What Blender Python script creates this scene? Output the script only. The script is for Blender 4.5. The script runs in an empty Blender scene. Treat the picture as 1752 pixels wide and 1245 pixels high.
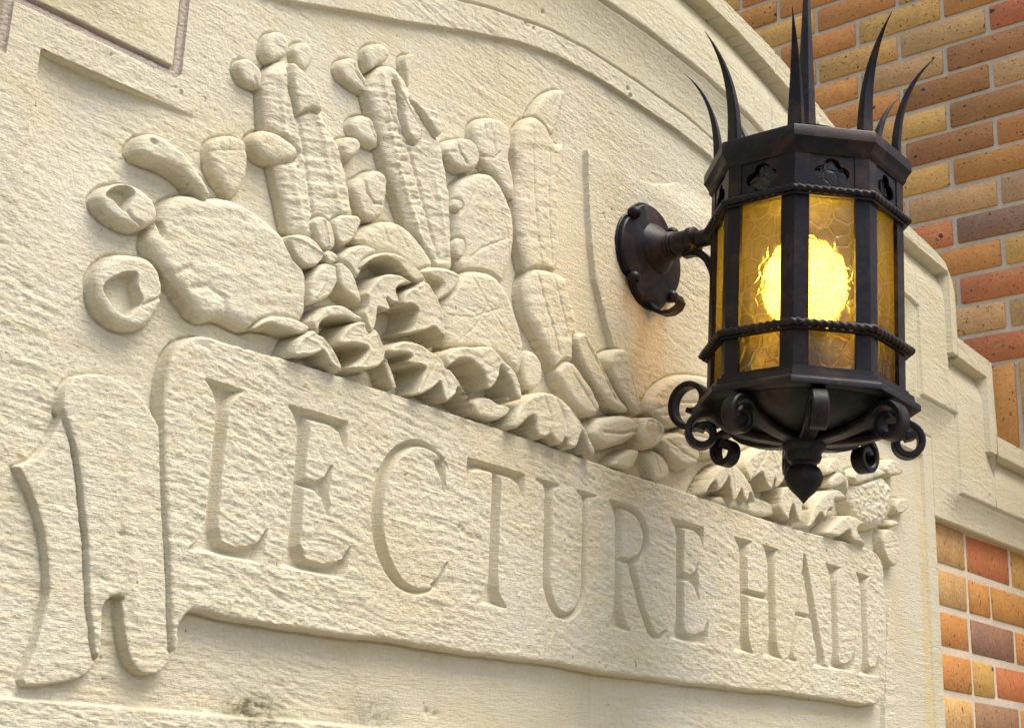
import bpy, bmesh, math, random
import numpy as np
from mathutils import Vector, Matrix
from mathutils.geometry import tessellate_polygon

sc = bpy.context.scene
COL = sc.collection
rng = random.Random(7)

# ------------------------------------------------------------------ camera
YAW, PITCH, ROLL = 0.870610, 0.290700, 0.0363168
F = Vector((math.sin(YAW)*math.cos(PITCH), math.cos(YAW)*math.cos(PITCH), math.sin(PITCH)))
r0 = F.cross(Vector((0, 0, 1))).normalized()
u0 = r0.cross(F)
cr_, sr_ = math.cos(ROLL), math.sin(ROLL)
R_ = cr_*r0 + sr_*u0
U_ = -sr_*r0 + cr_*u0
cam = bpy.data.objects.new('camera', bpy.data.cameras.new('camera'))
COL.objects.link(cam)
cam.data.sensor_width = 36.0
cam.data.lens = 36.0*2442.265/1752
cam.data.clip_start = 0.05
cam.data.clip_end = 400
m = Matrix.Identity(4)
for i in range(3):
    m[i][0], m[i][1], m[i][2] = R_[i], U_[i], -F[i]
m[0][3], m[1][3], m[2][3] = 0.0, -1.0, 0.0
cam.matrix_world = m
sc.camera = cam

# ------------------------------------------------------------------ daylight (bright overcast, sun veiled)
SUN = Vector((0.13, -0.42, 1.0)).normalized()
world = bpy.data.worlds.new('World'); sc.world = world; world.use_nodes = True
wn = world.node_tree; bg = wn.nodes['Background']
sky = wn.nodes.new('ShaderNodeTexSky'); sky.sky_type = 'NISHITA'; sky.sun_disc = False
sky.sun_elevation = math.asin(SUN.z)
sky.sun_rotation = math.atan2(SUN.x, SUN.y)
sky.air_density = 0.8; sky.dust_density = 4.0; sky.ozone_density = 0.6
wn.links.new(sky.outputs['Color'], bg.inputs['Color'])
bg.inputs['Strength'].default_value = 0.115
sun = bpy.data.objects.new('sun', bpy.data.lights.new('sun', 'SUN')); COL.objects.link(sun)
sun.data.energy = 1.5; sun.data.angle = math.radians(40); sun.data.color = (1.0, 0.95, 0.86)
sun.rotation_euler = SUN.to_track_quat('Z', 'Y').to_euler()
sun.location = (3, -6, 8)
sc.view_settings.view_transform = 'Standard'
sc.view_settings.look = 'None'
sc.view_settings.gamma = 1.0
sc.view_settings.use_curve_mapping = False
sc.view_settings.exposure = 1.2

# ------------------------------------------------------------------ materials
def new_mat(name):
    mt = bpy.data.materials.new(name); mt.use_nodes = True
    nt = mt.node_tree
    return mt, nt, nt.nodes['Principled BSDF']

def N(nt, t, **kw):
    n = nt.nodes.new(t)
    for k, v in kw.items():
        setattr(n, k, v)
    return n

def position(nt, scale=(1, 1, 1), rot=(0, 0, 0), obj=False):
    mp = N(nt, 'ShaderNodeMapping')
    mp.inputs['Scale'].default_value = scale; mp.inputs['Rotation'].default_value = rot
    if obj:
        tc = N(nt, 'ShaderNodeTexCoord'); nt.links.new(tc.outputs['Object'], mp.inputs['Vector'])
    else:
        g = N(nt, 'ShaderNodeNewGeometry'); nt.links.new(g.outputs['Position'], mp.inputs['Vector'])
    return mp

def noise(nt, vec, scale, detail=4, rough=.55, dist=0):
    n = N(nt, 'ShaderNodeTexNoise'); n.inputs['Scale'].default_value = scale
    n.inputs['Detail'].default_value = detail; n.inputs['Roughness'].default_value = rough
    n.inputs['Distortion'].default_value = dist
    nt.links.new(vec, n.inputs['Vector']); return n

def ramp(nt, fac, stops):
    r = N(nt, 'ShaderNodeValToRGB'); e = r.color_ramp.elements
    while len(e) < len(stops): e.new(.5)
    for el, (p, c) in zip(e, stops):
        el.position = p; el.color = (c if len(c) == 4 else (*c, 1)) if not isinstance(c, (int, float)) else (c, c, c, 1)
    nt.links.new(fac, r.inputs['Fac']); return r

def mixc(nt, fac, a, b, mode='MIX'):
    mx = N(nt, 'ShaderNodeMix', data_type='RGBA', blend_type=mode)
    for sock, v in ((mx.inputs[0], fac), (mx.inputs[6], a), (mx.inputs[7], b)):
        if hasattr(v, 'links') or isinstance(v, bpy.types.NodeSocket): nt.links.new(v, sock)
        elif isinstance(v, (int, float)): sock.default_value = v
        else: sock.default_value = (*v, 1)
    return mx.outputs[2]

def bump(nt, height, strength, distance, normal=None):
    b = N(nt, 'ShaderNodeBump'); b.inputs['Strength'].default_value = strength
    b.inputs['Distance'].default_value = distance
    nt.links.new(height, b.inputs['Height'])
    if normal is not None: nt.links.new(normal, b.inputs['Normal'])
    return b.outputs['Normal']

def stone_material(name, base, warm, pale, peach_amt=.5, rough_grain=1.0):
    mt, nt, p = new_mat(name)
    pos = position(nt)
    big = noise(nt, pos.outputs[0], 5.5, 5, .6, .4)
    c = mixc(nt, ramp(nt, big.outputs['Fac'], [(.36, 0), (.66, 1)]).outputs['Color'], base, pale)
    lay = position(nt, (7, 7, 60), (0, math.radians(6), 0))
    bed = noise(nt, lay.outputs[0], 1.6, 6, .6, .6)
    c = mixc(nt, ramp(nt, bed.outputs['Fac'], [(.52, 0), (.75, .75)]).outputs['Color'], c, warm)
    pn = noise(nt, pos.outputs[0], 3.1, 3, .5, .8)
    c = mixc(nt, ramp(nt, pn.outputs['Fac'], [(.58, 0), (.74, peach_amt)]).outputs['Color'], c, (.64, .44, .28))
    gn = noise(nt, pos.outputs[0], 9.0, 6, .7, .3)
    c = mixc(nt, ramp(nt, gn.outputs['Fac'], [(.62, 0), (.8, .45)]).outputs['Color'], c, (.50, .49, .45))
    gs = position(nt, (34, 34, 5)); gsn = noise(nt, gs.outputs[0], 1.0, 6, .65, .8)
    c = mixc(nt, ramp(nt, gsn.outputs['Fac'], [(.58, 0), (.78, .38)]).outputs['Color'], c, (.40, .35, .22))
    fine = noise(nt, pos.outputs[0], 260, 4, .7)
    c = mixc(nt, .35, c, ramp(nt, fine.outputs['Fac'], [(.3, .62), (.7, 1.0)]).outputs['Color'], 'MULTIPLY')
    sp = noise(nt, pos.outputs[0], 95, 2, .5)
    c = mixc(nt, ramp(nt, sp.outputs['Fac'], [(.735, 0), (.77, .7)]).outputs['Color'], c, (.16, .14, .09))
    nt.links.new(c, p.inputs['Base Color'])
    p.inputs['Roughness'].default_value = .9
    p.inputs['Specular IOR Level'].default_value = .2
    st = position(nt, (60, 60, 420), (0, math.radians(7), 0))
    sn = noise(nt, st.outputs[0], 1.0, 5, .62, .7)
    nrm = bump(nt, sn.outputs['Fac'], .7*rough_grain, .0026)
    g2 = noise(nt, pos.outputs[0], 330, 5, .7)
    nrm = bump(nt, g2.outputs['Fac'], .8*rough_grain, .0018, nrm)
    nt.links.new(nrm, p.inputs['Normal'])
    return mt, nt, p, c

STONE, snt, sp_, sc_ = stone_material('carved_limestone', (.66, .60, .41), (.635, .55, .325), (.70, .655, .50), .07)
# brownish streak below the iron plate; stains such as mossy grime on the ledge
def tint_patch(nt, p, color_out, x0, x1, z0, z1, col, amt, seed):
    pos = position(nt)
    sep = N(nt, 'ShaderNodeSeparateXYZ'); nt.links.new(pos.outputs[0], sep.inputs[0])
    def win(out, a, b, soft):
        lo = N(nt, 'ShaderNodeMapRange', interpolation_type='SMOOTHSTEP'); hi = N(nt, 'ShaderNodeMapRange', interpolation_type='SMOOTHSTEP')
        lo.inputs[1].default_value = a-soft; lo.inputs[2].default_value = a+soft
        hi.inputs[1].default_value = b+soft; hi.inputs[2].default_value = b-soft
        nt.links.new(out, lo.inputs[0]); nt.links.new(out, hi.inputs[0])
        mu = N(nt, 'ShaderNodeMath', operation='MULTIPLY'); nt.links.new(lo.outputs[0], mu.inputs[0]); nt.links.new(hi.outputs[0], mu.inputs[1])
        return mu.outputs[0]
    wx = win(sep.outputs[0], x0, x1, (x1-x0)*.45); wz = win(sep.outputs[2], z0, z1, (z1-z0)*.35)
    mu = N(nt, 'ShaderNodeMath', operation='MULTIPLY'); nt.links.new(wx, mu.inputs[0]); nt.links.new(wz, mu.inputs[1])
    ns = noise(nt, pos.outputs[0], seed, 5, .7, .5)
    rr = ramp(nt, ns.outputs['Fac'], [(.38, .15), (.6, amt)])
    m2 = N(nt, 'ShaderNodeMath', operation='MULTIPLY'); nt.links.new(mu.outputs[0], m2.inputs[0]); nt.links.new(rr.outputs['Color'], m2.inputs[1])
    return mixc(nt, m2.outputs[0], color_out, col)
o_ = tint_patch(snt, sp_, sc_, 1.424, 1.446, .47, .60, (.47, .39, .24), .14, 40)
o_ = tint_patch(snt, sp_, o_, .82, .88, .045, .075, (.17, .15, .07), .95, 90)
o_ = tint_patch(snt, sp_, o_, .97, 1.03, .05, .08, (.27, .25, .18), .8, 120)
o_ = tint_patch(snt, sp_, o_, 1.155, 1.19, .60, .80, (.66, .50, .33), .22, 14)
o_ = tint_patch(snt, sp_, o_, .52, .64, .38, .50, (.56, .54, .47), .3, 12)
o_ = tint_patch(snt, sp_, o_, 2.255, 2.285, -.1, .56, (.66, .50, .20), .8, 55)
snt.links.new(o_, sp_.inputs['Base Color'])
COPE = stone_material('coping_limestone', (.63, .57, .37), (.62, .53, .30), (.66, .61, .43), .08, .75)[0]

def simple(name, col, rough=.7, metal=0, spec=.5):
    mt, nt, p = new_mat(name)
    p.inputs['Base Color'].default_value = (*col, 1); p.inputs['Roughness'].default_value = rough
    p.inputs['Metallic'].default_value = metal; p.inputs['Specular IOR Level'].default_value = spec
    return mt, nt, p

def brick_material():
    mt, nt, p = new_mat('ironspot_brick')
    oi = N(nt, 'ShaderNodeObjectInfo')
    tc = N(nt, 'ShaderNodeTexCoord')
    off = N(nt, 'ShaderNodeVectorMath', operation='MULTIPLY_ADD')
    cmb = N(nt, 'ShaderNodeCombineXYZ')
    for i in range(3): nt.links.new(oi.outputs['Random'], cmb.inputs[i])
    nt.links.new(cmb.outputs[0], off.inputs[0]); off.inputs[1].default_value = (37, 53, 71)
    nt.links.new(tc.outputs['Object'], off.inputs[2])
    v = off.outputs[0]
    n1 = noise(nt, v, 22, 5, .65, .5)
    c = mixc(nt, ramp(nt, n1.outputs['Fac'], [(.38, 0), (.7, .40)]).outputs['Color'], oi.outputs['Color'], (.44, .19, .06))
    n1b = noise(nt, v, 14, 4, .6, .6)
    c = mixc(nt, ramp(nt, n1b.outputs['Fac'], [(.5, 0), (.75, .4)]).outputs['Color'], c, (.60, .35, .13))
    n2 = noise(nt, v, 170, 4, .7)
    c = mixc(nt, .55, c, ramp(nt, n2.outputs['Fac'], [(.32, .62), (.62, 1.05)]).outputs['Color'], 'MULTIPLY')
    n3 = noise(nt, v, 120, 2, .5)
    c = mixc(nt, ramp(nt, n3.outputs['Fac'], [(.655, 0), (.70, .85)]).outputs['Color'], c, (.05, .03, .02))
    vo = N(nt, 'ShaderNodeTexVoronoi'); vo.inputs['Scale'].default_value = 17; nt.links.new(v, vo.inputs['Vector'])
    dn = noise(nt, v, 90, 2)
    ad = N(nt, 'ShaderNodeMath', operation='MULTIPLY_ADD'); nt.links.new(dn.outputs['Fac'], ad.inputs[0]); ad.inputs[1].default_value = .16
    nt.links.new(vo.outputs['Distance'], ad.inputs[2])
    c = mixc(nt, ramp(nt, ad.outputs[0], [(.145, .9), (.175, 0)]).outputs['Color'], c, (.03, .03, .035))
    nt.links.new(c, p.inputs['Base Color']); p.inputs['Roughness'].default_value = .82
    p.inputs['Specular IOR Level'].default_value = .25
    nrm = bump(nt, n2.outputs['Fac'], .5, .0012)
    mp = N(nt, 'ShaderNodeMapping'); mp.inputs['Scale'].default_value = (1, 1, 1); nt.links.new(v, mp.inputs['Vector'])
    n4 = noise(nt, mp.outputs[0], 55, 4, .7, 1.0)
    nrm = bump(nt, n4.outputs['Fac'], .8, .0035, nrm)
    nt.links.new(nrm, p.inputs['Normal'])
    return mt
BRICK = brick_material()

def mortar_material():
    mt, nt, p = new_mat('pale_mortar')
    pos = position(nt)
    n = noise(nt, pos.outputs[0], 160, 5, .7)
    b = noise(nt, pos.outputs[0], 9, 4, .6)
    c = mixc(nt, ramp(nt, b.outputs['Fac'], [(.35, 0), (.7, 1)]).outputs['Color'], (.66, .58, .42), (.76, .68, .52))
    c = mixc(nt, .4, c, ramp(nt, n.outputs['Fac'], [(.3, .55), (.65, 1)]).outputs['Color'], 'MULTIPLY')
    nt.links.new(c, p.inputs['Base Color']); p.inputs['Roughness'].default_value = .95
    nt.links.new(bump(nt, n.outputs['Fac'], .6, .0012), p.inputs['Normal'])
    return mt
MORTAR = mortar_material()
JOINT = stone_material('joint_mortar', (.52, .44, .35), (.49, .40, .31), (.56, .49, .41), .1, 1.2)[0]

def iron_material():
    mt, nt, p = new_mat('wrought_iron')
    pos = position(nt)
    a = noise(nt, pos.outputs[0], 26, 5, .65, .4)
    c = mixc(nt, ramp(nt, a.outputs['Fac'], [(.38, 0), (.68, 1)]).outputs['Color'], (.004, .004, .006), (.010, .007, .007))
    d = noise(nt, pos.outputs[0], 240, 4, .7)
    c = mixc(nt, ramp(nt, d.outputs['Fac'], [(.62, 0), (.8, .35)]).outputs['Color'], c, (.06, .05, .05))
    nt.links.new(c, p.inputs['Base Color'])
    ru = noise(nt, pos.outputs[0], 14, 6, .7, .5)
    c = mixc(nt, ramp(nt, ru.outputs['Fac'], [(.50, 0), (.66, .7)]).outputs['Color'], c, (.060, .030, .019))
    sc3 = noise(nt, position(nt, (40, 40, 8)).outputs[0], 1, 5, .7, .3)
    c = mixc(nt, ramp(nt, sc3.outputs['Fac'], [(.58, 0), (.75, .35)]).outputs['Color'], c, (.060, .058, .056))
    nt.links.new(c, p.inputs['Base Color'])
    p.inputs['Metallic'].default_value = .2; p.inputs['Specular IOR Level'].default_value = .28
    rr = ramp(nt, a.outputs['Fac'], [(.3, .36), (.75, .58)]); nt.links.new(rr.outputs['Color'], p.inputs['Roughness'])
    b2 = noise(nt, pos.outputs[0], 75, 3, .6)
    nrm = bump(nt, b2.outputs['Fac'], .3, .0012)
    nrm = bump(nt, d.outputs['Fac'], .2, .0006, nrm)
    nt.links.new(nrm, p.inputs['Normal'])
    return mt
IRON = iron_material()

def glass_material():
    mt = bpy.data.materials.new('amber_cathedral_glass'); mt.use_nodes = True
    nt = mt.node_tree; nt.nodes.clear()
    out = N(nt, 'ShaderNodeOutputMaterial')
    pos = position(nt)
    wob = noise(nt, pos.outputs[0], 60, 2)
    vm = N(nt, 'ShaderNodeVectorMath', operation='MULTIPLY_ADD'); nt.links.new(wob.outputs['Color'], vm.inputs[0])
    vm.inputs[1].default_value = (.006, .006, .006); nt.links.new(pos.outputs[0], vm.inputs[2])
    vo = N(nt, 'ShaderNodeTexVoronoi', feature='DISTANCE_TO_EDGE'); vo.inputs['Scale'].default_value = 50
    nt.links.new(vm.outputs[0], vo.inputs['Vector'])
    edge = ramp(nt, vo.outputs['Distance'], [(.0, 0), (.10, .7), (.30, 1)])
    v2 = N(nt, 'ShaderNodeTexVoronoi', feature='SMOOTH_F1'); v2.inputs['Scale'].default_value = 50; v2.inputs['Smoothness'].default_value = .25
    nt.links.new(vm.outputs[0], v2.inputs['Vector'])
    fi = noise(nt, pos.outputs[0], 170, 3, .6)
    nrm = bump(nt, v2.outputs['Distance'], .8, .0045)
    nrm = bump(nt, edge.outputs['Color'], .6, .0020, nrm)
    nrm = bump(nt, fi.outputs['Fac'], .7, .0010, nrm)
    big = noise(nt, pos.outputs[0], 22, 3, .6)
    col = mixc(nt, ramp(nt, big.outputs['Fac'], [(.35, 0), (.65, 1)]).outputs['Color'], (.95, .735, .24), (.92, .66, .17))
    col = mixc(nt, 1.0, col, ramp(nt, vo.outputs['Distance'], [(.0, .70), (.03, .64), (.06, .52), (.35, .60)]).outputs['Color'], 'MULTIPLY')
    rf = N(nt, 'ShaderNodeBsdfRefraction'); rf.inputs['Roughness'].default_value = .05; rf.inputs['IOR'].default_value = 1.12
    nt.links.new(col, rf.inputs['Color']); nt.links.new(nrm, rf.inputs['Normal'])
    rf2 = N(nt, 'ShaderNodeBsdfRefraction'); rf2.inputs['Roughness'].default_value = .30; rf2.inputs['IOR'].default_value = 1.12
    nt.links.new(col, rf2.inputs['Color']); nt.links.new(nrm, rf2.inputs['Normal'])
    m0 = N(nt, 'ShaderNodeMixShader'); m0.inputs[0].default_value = .33
    nt.links.new(rf.outputs[0], m0.inputs[1]); nt.links.new(rf2.outputs[0], m0.inputs[2])
    tl = N(nt, 'ShaderNodeBsdfTranslucent'); nt.links.new(mixc(nt, .0, col, col), tl.inputs['Color']); nt.links.new(nrm, tl.inputs['Normal'])
    gl = N(nt, 'ShaderNodeBsdfGlossy'); gl.inputs['Roughness'].default_value = .12; nt.links.new(nrm, gl.inputs['Normal'])
    m1 = N(nt, 'ShaderNodeMixShader'); m1.inputs[0].default_value = .06
    nt.links.new(m0.outputs[0], m1.inputs[1]); nt.links.new(tl.outputs[0], m1.inputs[2])
    m2 = N(nt, 'ShaderNodeMixShader'); m2.inputs[0].default_value = .05
    nt.links.new(m1.outputs[0], m2.inputs[1]); nt.links.new(gl.outputs[0], m2.inputs[2])
    nt.links.new(m2.outputs[0], out.inputs['Surface'])
    return mt
GLASS = glass_material()
def bulb_material():
    mt = bpy.data.materials.new('lit_bulb'); mt.use_nodes = True
    nt = mt.node_tree; nt.nodes.clear()
    e = N(nt, 'ShaderNodeEmission'); e.inputs['Color'].default_value = (1.0, .93, .76, 1); e.inputs['Strength'].default_value = 18
    o = N(nt, 'ShaderNodeOutputMaterial'); nt.links.new(e.outputs[0], o.inputs['Surface'])
    return mt
BULB = bulb_material()

# ------------------------------------------------------------------ mesh helpers
def thing(name, label, cat, loc=(0, 0, 0)):
    o = bpy.data.objects.new(name, None); COL.objects.link(o); o.location = loc
    o.empty_display_size = .05
    o['label'] = label; o['category'] = cat
    return o

def link_mesh(name, me, mat, parent=None, label=None):
    if mat is not None: me.materials.append(mat)
    o = bpy.data.objects.new(name, me); COL.objects.link(o)
    if parent is not None:
        o.parent = parent
        root = parent
        while root.parent: root = root.parent
        if parent.parent is None: o.location = -root.location   # meshes carry world coordinates
    if label: o['label'] = label
    return o

def from_arrays(verts, quads, smooth=True):
    me = bpy.data.meshes.new('mesh')
    n = len(quads)
    me.vertices.add(len(verts)); me.vertices.foreach_set('co', np.ascontiguousarray(verts, dtype=np.float32).ravel())
    me.loops.add(4*n); me.loops.foreach_set('vertex_index', np.ascontiguousarray(quads, dtype=np.int32).ravel())
    me.polygons.add(n); me.polygons.foreach_set('loop_start', np.arange(0, 4*n, 4, dtype=np.int32))
    if smooth: me.polygons.foreach_set('use_smooth', np.ones(n, dtype=bool))
    me.update(calc_edges=True); me.validate()
    return me

def bm_mesh(bm, smooth=False, angle=None):
    bmesh.ops.recalc_face_normals(bm, faces=bm.faces)
    me = bpy.data.meshes.new('mesh'); bm.to_mesh(me); bm.free()
    for p in me.polygons: p.use_smooth = bool(smooth or angle)
    if angle: me.set_sharp_from_angle(angle=math.radians(angle))
    return me

def add_box(bm, x0, x1, y0, y1, z0, z1):
    vs = [bm.verts.new(p) for p in ((x0,y0,z0),(x1,y0,z0),(x1,y1,z0),(x0,y1,z0),(x0,y0,z1),(x1,y0,z1),(x1,y1,z1),(x0,y1,z1))]
    for f in ((0,3,2,1),(4,5,6,7),(0,1,5,4),(1,2,6,5),(2,3,7,6),(3,0,4,7)): bm.faces.new([vs[i] for i in f])

def add_rings(bm, rings, close_ring=True, cap0=True, cap1=True):
    vr = [[bm.verts.new(p) for p in r] for r in rings]
    n = len(vr[0])
    for a, b in zip(vr, vr[1:]):
        for i in range(n if close_ring else n-1):
            j = (i+1) % n
            bm.faces.new((a[i], a[j], b[j], b[i]))
    if cap0: bm.faces.new(vr[0][::-1])
    if cap1: bm.faces.new(vr[-1])

# ------------------------------------------------------------------ the setting
bm = bmesh.new()
vs = [bm.verts.new(p) for p in ((-60,-120,-1.6),(120,-120,-1.6),(120,60,-1.6),(-60,60,-1.6))]; bm.faces.new(vs)
gmt, gnt, gp = new_mat('pavement')
gpos = position(gnt); gno = noise(gnt, gpos.outputs[0], 3, 6, .7)
gnt.links.new(ramp(gnt, gno.outputs['Fac'], [(.3, (.17, .15, .12)), (.7, (.24, .21, .16))]).outputs['Color'], gp.inputs['Base Color'])
gp.inputs['Roughness'].default_value = .9
g = link_mesh('ground', bm_mesh(bm), gmt); g['kind'] = 'structure'

# ------------------------------------------------------------------ carved stone front: heights in millimetres over the wall plane y = 0
# every outline below is in tenths of a millimetre along the wall (x) and up it (z)
PITS = [(1.3985,0.8986,0.0030,5),(1.4041,0.8907,0.0030,6),(1.0915,0.2611,0.0030,3),(1.0972,0.2583,0.0025,3),(1.1247,0.2790,0.0020,2.5),(1.0933,0.2886,0.0020,2),(1.1859,0.8957,0.0040,5),(1.1985,0.8952,0.0030,4),(1.3460,0.7007,0.0020,3),(1.3487,0.6968,0.0020,2),(1.1399,0.2047,0.0015,2),(0.9445,0.7579,0.0015,2),(1.1081,0.6947,0.0012,2),(1.4029,0.3557,0.0015,2),(1.3823,0.1005,0.0020,3),(0.6693,0.1527,0.0040,2),(0.6817,0.1892,0.0030,2.5),(0.8417,0.0573,0.0050,3),(0.8493,0.0553,0.0040,3),(1.0742,0.0728,0.0050,3),(1.0872,0.0713,0.0040,3),(1.2133,0.9249,0.0030,4),(1.5007,0.9161,0.0030,3),(1.6548,0.9046,0.0020,3),(2.5305,0.5480,0.0030,3),(2.6620,0.6629,0.0040,3),(2.4540,0.7642,0.0020,2),(1.9062,1.1561,0.0040,3),(1.6846,1.1498,0.0060,4)]
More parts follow.
